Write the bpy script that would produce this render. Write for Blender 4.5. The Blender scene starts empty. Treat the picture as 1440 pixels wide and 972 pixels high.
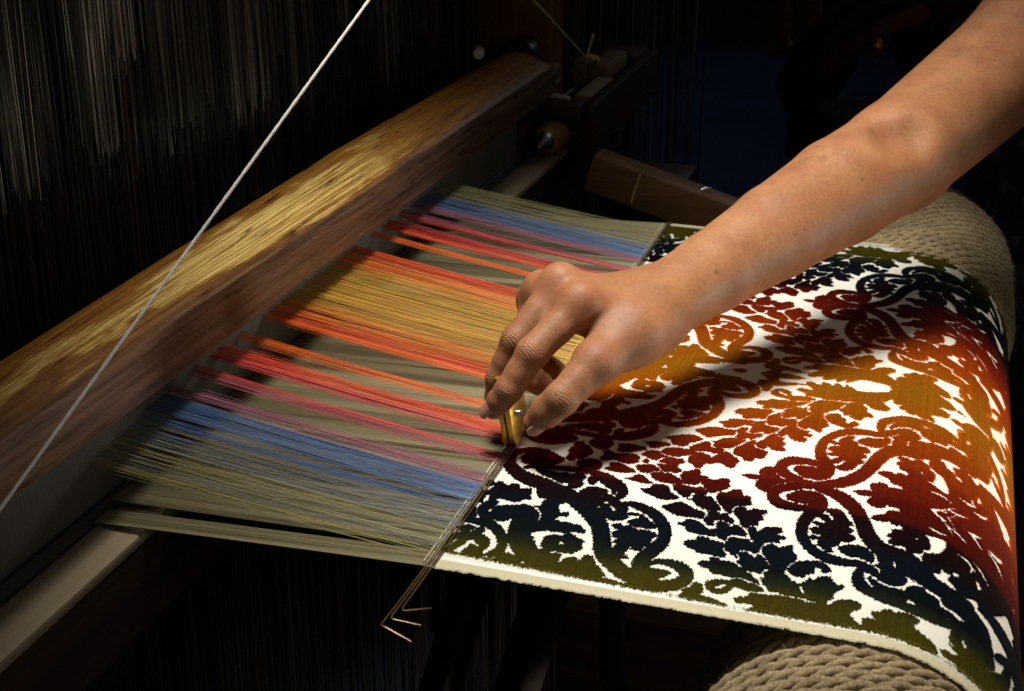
import bpy, math, random
import numpy as np
from mathutils import Vector, Matrix

random.seed(7); RNG = np.random.default_rng(7)
SC = bpy.context.scene
COL = SC.collection

# ------------------------------------------------------------------ camera
CAM_LOC = Vector((.2257, -.5744, .3802))
PITCH, AZ, ROLL = .3979, .3071, .0025
fw = Vector((-math.sin(AZ)*math.cos(PITCH), math.cos(AZ)*math.cos(PITCH), -math.sin(PITCH)))
rt0 = Vector((math.cos(AZ), math.sin(AZ), 0)); up0 = rt0.cross(fw)
rt = rt0*math.cos(ROLL) + up0*math.sin(ROLL); up = up0*math.cos(ROLL) - rt0*math.sin(ROLL)
cd = bpy.data.cameras.new('camera'); cam = bpy.data.objects.new('camera', cd); COL.objects.link(cam)
m = Matrix((rt, up, -fw)).transposed().to_4x4(); m.translation = CAM_LOC
cam.matrix_world = m
cd.sensor_fit = 'HORIZONTAL'; cd.sensor_width = 36.0; cd.lens = 1922/1440*36
cd.clip_start = .02; cd.clip_end = 60
cd.dof.use_dof = True; cd.dof.focus_distance = .84; cd.dof.aperture_fstop = 20
SC.camera = cam

# ------------------------------------------------------------------ world and lamps
w = bpy.data.worlds.new('World'); SC.world = w; w.use_nodes = True
w.node_tree.nodes['Background'].inputs[0].default_value = (.55, .62, .8, 1)
w.node_tree.nodes['Background'].inputs[1].default_value = .010
def look(o, loc, tgt):
    o.location = loc
    o.rotation_euler = (Vector(tgt)-Vector(loc)).to_track_quat('-Z', 'Y').to_euler()
def spot(name, loc, tgt, power, col, size, cone, blend):
    l = bpy.data.lights.new(name, 'SPOT'); l.energy = power; l.color = col
    l.shadow_soft_size = size; l.spot_size = math.radians(cone); l.spot_blend = blend
    o = bpy.data.objects.new(name, l); COL.objects.link(o); look(o, loc, tgt); return o
def area(name, loc, tgt, power, col, sx, sy):
    l = bpy.data.lights.new(name, 'AREA'); l.energy = power; l.color = col; l.shape = 'RECTANGLE'
    l.size = sx; l.size_y = sy
    o = bpy.data.objects.new(name, l); COL.objects.link(o); look(o, loc, tgt); return o
spot('key_lamp', (-.05, .14, 1.05), (.15, .27, 0), 92, (1, .955, .86), .16, 54, 1.0)
area('gloss_light', (.55, 1.95, .95), (.15, .2, 0), 1.2, (1, .96, .9), .8, .6)  # weak area light added on the far side for gloss on the silk
area('room_fill', (1.3, -.5, .7), (.2, .3, 0), 2.0, (1, .86, .68), .8, .8)
spot('roller_fill', (1.25, .50, -.07), (.30, .30, -.12), 62, (1, .88, .70), .12, 29, .6)  # narrow low fill added to brighten only the roller's outer face
spot('far_window', (-1.0, 5.5, 1.6), (-.35, 4.4, -.76), 5, (.32, .48, 1), .3, 60, .6)
SC.view_settings.view_transform = 'Standard'; SC.view_settings.look = 'None'
SC.view_settings.exposure = 0; SC.view_settings.gamma = 1
SC.render.engine = 'CYCLES'
SC.cycles.max_bounces = 6; SC.cycles.use_denoising = True

# ------------------------------------------------------------------ helpers
def tag(o, label=None, cat=None, group=None, kind=None):
    if label: o['label'] = label
    if cat: o['category'] = cat
    if group: o['group'] = group
    if kind: o['kind'] = kind
    return o
def mesh_np(name, verts, faces, mat=None, parent=None, smooth=False):
    """verts (n,3), faces list of arrays of equal width"""
    if isinstance(faces, np.ndarray): faces = [faces]
    faces = [f for f in faces if len(f)]
    me = bpy.data.meshes.new(name)
    verts = np.asarray(verts, np.float32)
    me.vertices.add(len(verts)); me.vertices.foreach_set('co', verts.ravel())
    nl = sum(f.size for f in faces); npol = sum(len(f) for f in faces)
    me.loops.add(nl); me.loops.foreach_set('vertex_index', np.concatenate([f.ravel() for f in faces]).astype(np.int32))
    me.polygons.add(npol)
    tot = np.concatenate([np.full(len(f), f.shape[1]) for f in faces]).astype(np.int32)
    st = np.concatenate([[0], np.cumsum(tot)[:-1]]).astype(np.int32)
    me.polygons.foreach_set('loop_start', st)
    if smooth: me.polygons.foreach_set('use_smooth', np.ones(npol, bool))
    me.update(calc_edges=True)
    o = bpy.data.objects.new(name, me); COL.objects.link(o)
    if mat: me.materials.append(mat)
    if parent: o.parent = parent
    return o
def empty(name, loc=(0, 0, 0)):
    o = bpy.data.objects.new(name, None); COL.objects.link(o); o.location = (0, 0, 0); return o
class MB:
    def __init__(s): s.v = []; s.f = []
    def add(s, v, f):
        n = len(s.v); s.v += [tuple(p) for p in v]; s.f += [tuple(i+n for i in q) for q in f]
    def box(s, lo, hi, M=None):
        x0, y0, z0 = lo; x1, y1, z1 = hi
        v = [Vector(p) for p in ((x0,y0,z0),(x1,y0,z0),(x1,y1,z0),(x0,y1,z0),(x0,y0,z1),(x1,y0,z1),(x1,y1,z1),(x0,y1,z1))]
        if M: v = [M @ p for p in v]
        s.add(v, [(0,3,2,1),(4,5,6,7),(0,1,5,4),(1,2,6,5),(2,3,7,6),(3,0,4,7)])
    def tube(s, pts, r, n=8, cap=True):
        pts = [Vector(p) for p in pts]; rs = r if isinstance(r, (list, tuple)) else [r]*len(pts)
        ring = []; nrm = None
        for i, p in enumerate(pts):
            t = (pts[min(i+1, len(pts)-1)] - pts[max(i-1, 0)]).normalized()
            if nrm is None: nrm = t.orthogonal().normalized()
            nrm = (nrm - t*nrm.dot(t)).normalized(); b = t.cross(nrm)
            ring.append([p + (nrm*math.cos(a) + b*math.sin(a))*rs[i] for a in [2*math.pi*k/n for k in range(n)]])
        v = [q for rg in ring for q in rg]; f = []
        for i in range(len(pts)-1):
            for k in range(n): f.append((i*n+k, i*n+(k+1)%n, (i+1)*n+(k+1)%n, (i+1)*n+k))
        if cap: f.append(tuple(range(n))[::-1]); f.append(tuple(range((len(pts)-1)*n, len(pts)*n)))
        s.add(v, f)
    def prism(s, prof, y0, y1, axis='y'):
        n = len(prof)
        mk = (lambda a, b, y: (a, y, b)) if axis == 'y' else (lambda a, b, y: (y, a, b))
        v = [mk(a, b, y0) for a, b in prof] + [mk(a, b, y1) for a, b in prof]
        f = [(i, (i+1) % n, n+(i+1) % n, n+i) for i in range(n)] + [tuple(range(n))[::-1], tuple(range(n, 2*n))]
        s.add(v, f)
    def build(s, name, mat, parent=None, bevel=0, smooth=False, seg=2):
        me = bpy.data.meshes.new(name); me.from_pydata([tuple(p) for p in s.v], [], s.f); me.update()
        o = bpy.data.objects.new(name, me); COL.objects.link(o); me.materials.append(mat)
        if parent: o.parent = parent
        import bmesh
        bm = bmesh.new(); bm.from_mesh(me); bmesh.ops.recalc_face_normals(bm, faces=bm.faces)
        if bevel:
            bmesh.ops.bevel(bm, geom=[e for e in bm.edges if e.calc_face_angle(0) > .6], offset=bevel, segments=seg, affect='EDGES', profile=.5)
        bm.to_mesh(me); bm.free()
        if smooth or bevel:
            for p in me.polygons: p.use_smooth = True
            if hasattr(me, 'set_sharp_from_angle'): me.set_sharp_from_angle(angle=.7)
        return o

# ------------------------------------------------------------------ materials
def nmat(name):
    m = bpy.data.materials.new(name); m.use_nodes = True
    nt = m.node_tree; return m, nt, nt.nodes['Principled BSDF']
def nd(nt, t, **k):
    n = nt.nodes.new(t)
    for a, b in k.items(): setattr(n, a, b)
    return n
def ramp(nt, fac, stops):
    r = nd(nt, 'ShaderNodeValToRGB'); e = r.color_ramp.elements
    while len(e) < len(stops): e.new(.5)
    for i, (p, c) in enumerate(stops): e[i].position = p; e[i].color = (*c, 1)
    nt.links.new(fac, r.inputs[0]); return r.outputs[0]
def coords(nt, scale=(1, 1, 1), rot=(0, 0, 0)):
    tc = nd(nt, 'ShaderNodeTexCoord'); mp = nd(nt, 'ShaderNodeMapping')
    mp.inputs['Scale'].default_value = scale; mp.inputs['Rotation'].default_value = rot
    nt.links.new(tc.outputs['Object'], mp.inputs[0]); return mp.outputs[0]
def noise(nt, vec, scale, detail=4, rough=.6, dist=0):
    n = nd(nt, 'ShaderNodeTexNoise'); n.inputs['Scale'].default_value = scale
    n.inputs['Detail'].default_value = detail; n.inputs['Roughness'].default_value = rough
    n.inputs['Distortion'].default_value = dist
    nt.links.new(vec, n.inputs['Vector']); return n.outputs['Fac']
def bump(nt, bsdf, h, strength, dist):
    b = nd(nt, 'ShaderNodeBump'); b.inputs['Strength'].default_value = strength; b.inputs['Distance'].default_value = dist
    nt.links.new(h, b.inputs['Height']); nt.links.new(b.outputs[0], bsdf.inputs['Normal']); return b
def plain(name, col, rough=.6, metal=0, var=.25, scale=60, bmp=.15, bd=.001, spec=.5):
    m, nt, b = nmat(name); v = coords(nt)
    n = noise(nt, v, scale)
    lo = tuple(c*(1-var) for c in col); hi = tuple(min(1, c*(1+var)) for c in col)
    nt.links.new(ramp(nt, n, [(.3, lo), (.7, hi)]), b.inputs['Base Color'])
    b.inputs['Roughness'].default_value = rough; b.inputs['Metallic'].default_value = metal
    b.inputs['Specular IOR Level'].default_value = spec
    if bmp: bump(nt, b, noise(nt, v, scale*3), bmp, bd)
    return m
def math_n(nt, op, a, b=None, c=None):
    n = nd(nt, 'ShaderNodeMath', operation=op)
    for i, x in enumerate((a, b, c)):
        if x is None: continue
        if isinstance(x, (int, float)): n.inputs[i].default_value = x
        else: nt.links.new(x, n.inputs[i])
    return n.outputs[0]
def mixc(nt, fac, a, b, mode='MIX'):
    n = nd(nt, 'ShaderNodeMix', data_type='RGBA', blend_type=mode)
    for i, x in ((0, fac), (6, a), (7, b)):
        if isinstance(x, (int, float)): n.inputs[i].default_value = x
        elif isinstance(x, tuple): n.inputs[i].default_value = (*x, 1)
        else: nt.links.new(x, n.inputs[i])
    return n.outputs[2]
def wood(name, dark, light, axis='y', rough=.45, grain=1.0, bmp=.3, coat=0):
    """fibre noise stretched along the grain axis"""
    m, nt, b = nmat(name)
    s = {'x': (3, 60, 60), 'y': (60, 3, 60), 'z': (60, 60, 3)}[axis]
    v = coords(nt, tuple(a*grain for a in s))
    n1 = noise(nt, v, 1.0, 5, .65, .6)
    v2 = coords(nt, tuple(a*grain*5 for a in s)); n2 = noise(nt, v2, 1.0, 3, .6)
    f = math_n(nt, 'ADD', math_n(nt, 'MULTIPLY', n1, .65), math_n(nt, 'MULTIPLY', n2, .35))
    nt.links.new(ramp(nt, f, [(.34, dark), (.52, tuple((a+c)/2 for a, c in zip(dark, light))), (.66, light)]), b.inputs['Base Color'])
    b.inputs['Roughness'].default_value = rough; b.inputs['Coat Weight'].default_value = coat; b.inputs['Coat Roughness'].default_value = .3
    bump(nt, b, f, bmp, .0008)
    return m
M = {}
M['dark_wood'] = wood('dark stained wood', (.012, .006, .003), (.045, .02, .008), 'y', .5)
M['dark_wood_x'] = wood('dark stained wood across', (.014, .007, .003), (.06, .027, .009), 'x', .5)
M['brown_wood_x'] = wood('brown board', (.06, .026, .008), (.17, .08, .024), 'x', .5)
M['post_wood'] = wood('reddish post', (.045, .016, .005), (.15, .06, .017), 'z', .45)
M['pale_wood'] = wood('pale planed wood', (.27, .205, .125), (.34, .265, .165), 'y', .5, 1.0, .12)
M['steel'] = plain('steel', (.55, .55, .56), .32, 1, .15, 80, .05)
M['dark_steel'] = plain('dark steel', (.10, .10, .11), .4, .9, .3, 60, .1)
M['brass'] = plain('brass', (.72, .46, .09), .34, 1, .25, 150, .12, .0005)
M['white_cord'] = plain('white cord', (.70, .68, .64), .8, 0, .15, 900, .5, .0006)
M['cream_string'] = plain('cream string', (.45, .38, .27), .8, 0, .2, 900, .4, .0005)
M['black'] = plain('black paint', (.012, .012, .013), .45, 0, .3, 40, .1)
M['iron'] = plain('oily iron', (.03, .03, .033), .4, .7, .4, 50, .2)
M['wire'] = plain('brown wire', (.22, .14, .07), .4, .8, .3, 200, .1, .0003)
M['floor'] = plain('floor tiles', (.10, .12, .18), .5, 0, .2, 3, .05)
M['plaster'] = plain('dark plaster', (.05, .05, .055), .9, 0, .2, 4, .1)
M['red_strap'] = plain('red webbing', (.12, .015, .025), .8, 0, .3, 200, .3)
M['yellow'] = plain('yellow thread', (.55, .48, .10), .8, 0, .2, 300, .3)
# polished rail: varnish worn off the rounded top, laid bare by hands
def rail_mat():
    m, nt, b = nmat('worn varnished rail')
    tc = nd(nt, 'ShaderNodeTexCoord'); sep = nd(nt, 'ShaderNodeSeparateXYZ'); nt.links.new(tc.outputs['Object'], sep.inputs[0])
    v = coords(nt, (46, 2.2, 46)); n1 = noise(nt, v, 1.0, 5, .6, 1.2)
    n1b = noise(nt, coords(nt, (420, 7, 420)), 1.0, 5, .7, .5); n1c = noise(nt, coords(nt, (900, 30, 900)), 1.0, 4, .7)
    g = math_n(nt, 'ADD', math_n(nt, 'MULTIPLY', n1b, .5), math_n(nt, 'ADD', math_n(nt, 'MULTIPLY', n1, .25), math_n(nt, 'MULTIPLY', n1c, .25)))
    wv = nd(nt, 'ShaderNodeTexWave', wave_type='BANDS', bands_direction='X'); nt.links.new(coords(nt, (1, .05, 1)), wv.inputs[0])
    wv.inputs['Scale'].default_value = 95; wv.inputs['Distortion'].default_value = 24; wv.inputs['Detail'].default_value = 3; wv.inputs['Detail Scale'].default_value = .35; wv.inputs['Detail Roughness'].default_value = .6
    lines = ramp(nt, wv.outputs['Fac'], [(.66, (1, 1, 1)), (.9, (.62, .47, .33))])
    bare = ramp(nt, g, [(.40, (.21, .10, .025)), (.47, (.46, .30, .085)), (.56, (.66, .49, .165))])
    bare = mixc(nt, 1.0, bare, lines, 'MULTIPLY')
    v2 = coords(nt, (300, 9, 300)); n2 = noise(nt, v2, 1.0, 5, .7, .5)
    varn = ramp(nt, n2, [(.36, (.036, .018, .012)), (.64, (.135, .075, .048))])
    amber = ramp(nt, n2, [(.3, (.10, .035, .006)), (.7, (.34, .15, .022))])
    # wear: top of the profile, strongest near the weaver's hand, fading to the far end
    pat = noise(nt, coords(nt, (40, 7, 40)), 1.0, 5, .62, .4)
    zt = math_n(nt, 'MULTIPLY', math_n(nt, 'SUBTRACT', sep.outputs[2], .0868), 160)
    xt = math_n(nt, 'MULTIPLY', math_n(nt, 'SUBTRACT', sep.outputs[0], -.2235), 60)
    pat = math_n(nt, 'ADD', math_n(nt, 'MULTIPLY', pat, .7), math_n(nt, 'MULTIPLY', n1b, .3))
    wear = math_n(nt, 'MULTIPLY', math_n(nt, 'ADD', math_n(nt, 'MINIMUM', zt, xt), math_n(nt, 'MULTIPLY', math_n(nt, 'SUBTRACT', pat, .5), 4.5)), 3.0)
    far = math_n(nt, 'MULTIPLY', math_n(nt, 'SUBTRACT', .50, sep.outputs[1]), 7.0)
    near = math_n(nt, 'MULTIPLY', math_n(nt, 'ADD', sep.outputs[1], .075), 26.0)
    wear2 = math_n(nt, 'MINIMUM', math_n(nt, 'MINIMUM', wear, math_n(nt, 'ADD', far, math_n(nt, 'MULTIPLY', math_n(nt, 'SUBTRACT', pat, .5), 5))), near)
    cl = nd(nt, 'ShaderNodeClamp'); nt.links.new(wear2, cl.inputs[0])
    topm = nd(nt, 'ShaderNodeClamp'); nt.links.new(math_n(nt, 'ADD', math_n(nt, 'MULTIPLY', math_n(nt, 'SUBTRACT', sep.outputs[2], .083), 220), math_n(nt, 'MULTIPLY', math_n(nt, 'SUBTRACT', pat, .5), 2.5)), topm.inputs[0])
    base = mixc(nt, topm.outputs[0], varn, amber)
    spots = ramp(nt, noise(nt, coords(nt, (170, 16, 170)), 1.0, 4, .6), [(.60, (1, 1, 1)), (.70, (.30, .2, .15))])
    c = mixc(nt, 1.0, mixc(nt, cl.outputs[0], base, bare), spots, 'MULTIPLY')
    nt.links.new(c, b.inputs['Base Color']); b.inputs['Roughness'].default_value = .42
    b.inputs['Specular IOR Level'].default_value = .35
    bump(nt, b, g, .5, .0007)
    return m
M['rail'] = rail_mat()
def attr_mat(name, rough, sheen=0, tint=(1, 1, 1), spec=.3, attr='dye'):
    m, nt, b = nmat(name)
    a = nd(nt, 'ShaderNodeAttribute', attribute_name=attr)
    nt.links.new(a.outputs['Color'], b.inputs['Base Color'])
    b.inputs['Roughness'].default_value = rough; b.inputs['Specular IOR Level'].default_value = spec
    b.inputs['Sheen Weight'].default_value = sheen; b.inputs['Sheen Roughness'].default_value = .4
    if sheen: nt.links.new(a.outputs['Color'], b.inputs['Sheen Tint'])
    return m
M['pile'] = attr_mat('silk pile', .65, .10, spec=.06)
_m = M['pile']; _nt = _m.node_tree; _b = _nt.nodes['Principled BSDF']; _o = _nt.nodes['Material Output']
_t = nd(_nt, 'ShaderNodeBsdfTranslucent'); _a = nd(_nt, 'ShaderNodeAttribute', attribute_name='dye'); _nt.links.new(_a.outputs['Color'], _t.inputs['Color'])
_x = nd(_nt, 'ShaderNodeMixShader'); _x.inputs[0].default_value = .38; _nt.links.new(_b.outputs[0], _x.inputs[1]); _nt.links.new(_t.outputs[0], _x.inputs[2]); _nt.links.new(_x.outputs[0], _o.inputs['Surface'])
M['pile_thread'] = attr_mat('silk thread', .38, .0, spec=.5)
M['ground_thread'] = attr_mat('ground thread', .5, 0, spec=.35)
def silk_mat():
    m, nt, b = nmat('cream silk ground')
    tc = nd(nt, 'ShaderNodeTexCoord'); mp = nd(nt, 'ShaderNodeMapping'); nt.links.new(tc.outputs['UV'], mp.inputs[0])
    wv = nd(nt, 'ShaderNodeTexWave', wave_type='BANDS', bands_direction='X'); nt.links.new(mp.outputs[0], wv.inputs[0])
    wv.inputs['Scale'].default_value = 110; wv.inputs['Distortion'].default_value = .35; wv.inputs['Detail'].default_value = 1
    wy = nd(nt, 'ShaderNodeTexWave', wave_type='BANDS', bands_direction='Y'); nt.links.new(mp.outputs[0], wy.inputs[0])
    wy.inputs['Scale'].default_value = 260; wy.inputs['Distortion'].default_value = .5
    n = noise(nt, mp.outputs[0], 40, 4)
    nt.links.new(ramp(nt, n, [(.3, (.70, .68, .60)), (.7, (.77, .75, .67))]), b.inputs['Base Color'])
    b.inputs['Roughness'].default_value = .42; b.inputs['Specular IOR Level'].default_value = .6
    h = math_n(nt, 'ADD', wv.outputs['Fac'], math_n(nt, 'MULTIPLY', wy.outputs['Fac'], .5))
    bump(nt, b, h, .35, .0004)
    return m
M['silk'] = silk_mat()
M['selvedge'] = plain('cream selvedge', (.55, .495, .33), .55, 0, .08, 500, .3, .0004)
def jute_mat():
    m, nt, b = nmat('jute rope')
    n = noise(nt, coords(nt), 700, 4, .7); n2 = noise(nt, coords(nt), 30, 3)
    f = math_n(nt, 'ADD', math_n(nt, 'MULTIPLY', n, .7), math_n(nt, 'MULTIPLY', n2, .3))
    nt.links.new(ramp(nt, f, [(.36, (.10, .068, .03)), (.5, (.26, .19, .095)), (.64, (.44, .34, .18))]), b.inputs['Base Color'])
    b.inputs['Roughness'].default_value = .85; b.inputs['Sheen Weight'].default_value = .15
    bump(nt, b, n, .6, .0008); return m
M['jute'] = jute_mat()
def skin_mat():
    m, nt, b = nmat('skin')
    v = coords(nt)
    n1 = noise(nt, v, 38, 4, .6); n2 = noise(nt, v, 420, 3, .6); n3 = noise(nt, v, 16, 3, .5)
    f = math_n(nt, 'ADD', math_n(nt, 'MULTIPLY', n1, .6), math_n(nt, 'MULTIPLY', n2, .4))
    c = ramp(nt, f, [(.32, (.195, .078, .031)), (.5, (.275, .120, .051)), (.68, (.35, .163, .073))])
    red = nd(nt, 'ShaderNodeAttribute', attribute_name='flush')
    c = mixc(nt, red.outputs['Fac'], c, (.36, .105, .055))
    c = mixc(nt, ramp(nt, noise(nt, v, 55, 5, .7), [(.45, (0, 0, 0)), (.75, (.5, .5, .5))]), c, (.33, .105, .06))
    mo = nd(nt, 'ShaderNodeAttribute', attribute_name='mole')
    c = mixc(nt, mo.outputs['Fac'], c, (.09, .03, .02))
    nt.links.new(c, b.inputs['Base Color'])
    b.inputs['Roughness'].default_value = .55; b.inputs['Specular IOR Level'].default_value = .36
    b.inputs['Subsurface Weight'].default_value = .12; b.inputs['Subsurface Radius'].default_value = (.006, .0022, .0012); b.inputs['Subsurface Scale'].default_value = .6
    # creases: bands across the joints (attribute s runs along the bone), fine cell relief everywhere
    s = nd(nt, 'ShaderNodeAttribute', attribute_name='crease_s'); wgt = nd(nt, 'ShaderNodeAttribute', attribute_name='crease_w')
    ph = math_n(nt, 'ADD', math_n(nt, 'MULTIPLY', s.outputs['Fac'], 1.0), math_n(nt, 'MULTIPLY', noise(nt, v, 85, 4, .6), 17.0))
    cr = math_n(nt, 'MULTIPLY', math_n(nt, 'POWER', math_n(nt, 'ABSOLUTE', math_n(nt, 'SINE', ph)), .5), wgt.outputs['Fac'])
    vo = nd(nt, 'ShaderNodeTexVoronoi', feature='DISTANCE_TO_EDGE'); vo.inputs['Scale'].default_value = 900; nt.links.new(v, vo.inputs['Vector'])
    h = math_n(nt, 'ADD', math_n(nt, 'MULTIPLY', cr, .72), math_n(nt, 'ADD', math_n(nt, 'MULTIPLY', vo.outputs['Distance'], .22), math_n(nt, 'MULTIPLY', noise(nt, v, 260, 3), .35)))
    bump(nt, b, h, .6, .001)
    return m
M['skin'] = skin_mat()
M['nail'] = plain('fingernail', (.40, .20, .14), .3, 0, .08, 200, .05, .0003)
M['hair'] = plain('body hair', (.10, .055, .03), .5, 0, .2, 200, 0)
M['dents'] = plain('reed steel', (.105, .106, .102), .4, .4, .08, 20, .0)
M['cord_pale'] = attr_mat('linen cord', .85, spec=.2)

# ------------------------------------------------------------------ room
mb = MB(); mb.box((-4, -2.5, -.80), (4, 7, -.76)); tag(mb.build('floor', M['floor']), kind='structure')
mb = MB(); mb.box((-4, 7, -.76), (4, 7.1, 2.6)); tag(mb.build('back_wall', M['plaster']), kind='structure')

# ------------------------------------------------------------------ batten (beater) of the loom
XF = -.185
batten = tag(empty('batten'), 'swinging loom batten with worn wooden hand rail above steel reed', 'loom batten')
prof = [(-.186, .050), (-.185, .052), (-.185, .0822), (-.1858, .0838), (-.190, .0870), (-.202, .0938), (-.214, .0985), (-.225, .1005),
        (-.234, .0995), (-.241, .094), (-.245, .086), (-.245, .050)]
def rail(name, prof, y0, y1, mat, parent, ny=160, wob=.0007, seed=1):
    r = np.random.default_rng(seed); n = len(prof); ys = np.linspace(y0, y1, ny)
    p = np.array(prof); c = p.mean(0)
    V = []
    k = np.cumsum(r.normal(0, 1, (ny, n)), 0); k -= np.linspace(0, 1, ny)[:, None]*k[-1]
    k = k/ max(1e-6, np.abs(k).max())*wob
    for i, y in enumerate(ys):
        e = 1.0
        d = (p-c); q = c + d*(1 + (k[i]/np.linalg.norm(d, axis=1))[:, None])*e
        # rounded far end
        t = max(0, (y-(y1-.035))/.035); q[:, 1] = np.where(q[:, 1] > .07, q[:, 1]-(q[:, 1]-.07)*.55*t**2.2, q[:, 1])
        kk = np.interp(y, [-.34, -.05, .15, .40, .80], [.10, .22, .62, 1.0, .86]); q[:, 1] = np.where(q[:, 1] > .083, .083+(q[:, 1]-.083)*kk, q[:, 1])
        V += [(a, y, b) for a, b in q]
    F = [(i*n+j, i*n+(j+1) % n, (i+1)*n+(j+1) % n, (i+1)*n+j) for i in range(ny-1) for j in range(n)]
    mb = MB(); mb.v = V; mb.f = F + [tuple(range(n))[::-1], tuple(range((ny-1)*n, ny*n))]
    o = mb.build(name, mat, parent, smooth=True); return o
rail('hand_rail', prof, -.34, .885, M['rail'], batten)
# reed: hundreds of steel dents between two baulks
n = 900; ys = np.linspace(-.25, .80, n)
v = []; f = []
for i, y in enumerate(ys):
    x0, x1, h = -.2125, -.2055, .00022
    yy = y + RNG.normal(0, .00012)
    v += [(x0, yy-h, -.014), (x1, yy-h, -.014), (x1, yy+h, -.014), (x0, yy+h, -.014), (x0, yy-h, .055), (x1, yy-h, .055), (x1, yy+h, .055), (x0, yy+h, .055)]
    b = i*8; f += [(b+0, b+1, b+5, b+4), (b+1, b+2, b+6, b+5), (b+2, b+3, b+7, b+6), (b+3, b, b+4, b+7)]
reed = mesh_np('reed', v, np.array(f), M['dents'], batten); tag(reed, kind='stuff')
mb = MB(); mb.prism([(-.216, -.016), (-.201, -.016), (-.2005, -.009), (-.203, -.004), (-.2135, -.004)], -.30, .81); mb.build('reed_baulk', M['black'], batten, bevel=.0008)
mb = MB(); mb.box((-.2165, -.34, -.015), (-.209, -.2505, .06)); mb.build('reed_end_board', M['black'], batten)
mb = MB(); mb.box((-.214, .802, -.013), (-.2045, .86, .05)); mb.build('reed_end_post', M['dark_wood'], batten)
mb = MB(); mb.box((-.2045, -.34, -.020), (-.172, 1.18, -.0135)); mb.build('race_board', M['pale_wood'], batten, bevel=.0012)
mb = MB(); mb.prism([(-.25, -.085), (-.183, -.085), (-.1755, -.076), (-.1735, -.0205), (-.25, -.0205)], -.36, 1.18)
mb.build('sley_beam', M['dark_wood'], batten, bevel=.003)
mb = MB(); mb.box((-.285, .90, -.05), (-.195, .945, .75)); mb.build('sword', M['post_wood'], batten, bevel=.004)
mb = MB(); mb.tube([(-.198, .880, .071), (-.184, .880, .071), (-.181, .880, .071)], [.012, .012, .006], 14); mb.build('bolt', M['steel'], batten, smooth=True)
mb = MB(); mb.tube([(-.224, .872, .092), (-.222, .892, .094), (-.220, .908, .092)], [.016, .017, .010], 14); mb.build('end_cap', M['dark_steel'], batten, smooth=True)
mb = MB(); mb.tube([(-.270, .862, .094), (-.265, .850, .094)], [.007, .006], 10); mb.build('knob', M['white_cord'], batten, smooth=True)
# shuttle box beyond the far end of the reed
sb = batten
mb = MB(); mb.box((-.150, .862, -.0134), (-.136, 1.20, .044)); mb.build('box_front_wall', M['dark_wood'], sb, bevel=.002)
mb = MB(); mb.box((-.222, .862, -.0134), (-.208, 1.20, .040)); mb.build('box_rear_wall', M['dark_wood'], sb, bevel=.002)
mb = MB(); mb.box((-.2075, .862, .024), (-.1505, .90, .041)); mb.build('box_bridge', M['dark_wood_x'], sb, bevel=.003)
mb = MB(); mb.box((-.2075, 1.13, .010), (-.1505, 1.20, .048)); mb.build('box_end_block', M['dark_wood_x'], sb, bevel=.003)
mb = MB(); mb.tube([(-.196, .9005, .030), (-.196, 1.1295, .030)], .0022, 8); mb.build('picker_spindle', M['steel'], sb, smooth=True)
mb = MB(); mb.box((-.171, .9055, .0405), (-.1515, 1.01, .0435)); mb.build('box_slat', M['pale_wood'], sb, bevel=.0006)
mb = MB(); mb.tube([(-.205, .897, .0432), (-.190, .893, .0436), (-.172, .889, .0432)], [.0026, .003, .0024], 8); mb.build('wrapped_cord', M['white_cord'], sb, smooth=True)

# shuttle waiting in its box
sh = tag(empty('weaving_shuttle'), 'weaving shuttle with polished steel tip lying in the dark shuttle box', 'shuttle')
sx, szz = -.186, .0045
mb = MB(); mb.tube([(sx, .815, szz), (sx, .8165, szz), (sx, .823, szz), (sx, .830, szz), (sx, .836, szz), (sx, .8385, szz)], [.0006, .0022, .0058, .0092, .0118, .0122], 24)
mb.build('metal_tip', M['steel'], sh, smooth=True)
mb = MB(); mb.tube([(sx, .8386, szz), (sx, .842, szz), (sx, .856, szz), (sx, .90, szz), (sx, 1.05, szz), (sx, 1.11, szz)], [.0128, .0150, .0168, .0170, .0170, .012], 24)
mb.build('wooden_body', wood('boxwood', (.30, .17, .04), (.5, .32, .1), 'y', .4), sh, smooth=True)

pk = tag(empty('picker'), 'wooden shuttle picker block tied to a cord in the shuttle box', 'picker')
mb = MB(); mb.box((-.203, 1.015, .032), (-.186, 1.05, .060)); mb.box((-.1859, 1.02, .036), (-.160, 1.12, .056)); mb.build('block', wood('worn beech', (.09, .055, .025), (.24, .16, .075), 'y', .5), pk, bevel=.003)
mb = MB()
for k in range(4):
    a = k*.9; mb.tube([(-.185+.004*math.cos(a), 1.022+.002*k, .0605+.0015*k), (-.180+.004*math.sin(a), 1.026+.002*k, .063), (-.176, 1.03+.002*k, .0585)], .0022, 6)
mb.build('yellow_lashing', M['yellow'], pk, smooth=True)
mb = MB(); mb.tube([(-.188, 1.02, .061), (-.184, 1.019, .075), (-.179, 1.018, .092)], .0014, 7); mb.build('cord_tail', M['white_cord'], pk, smooth=True)

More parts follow.
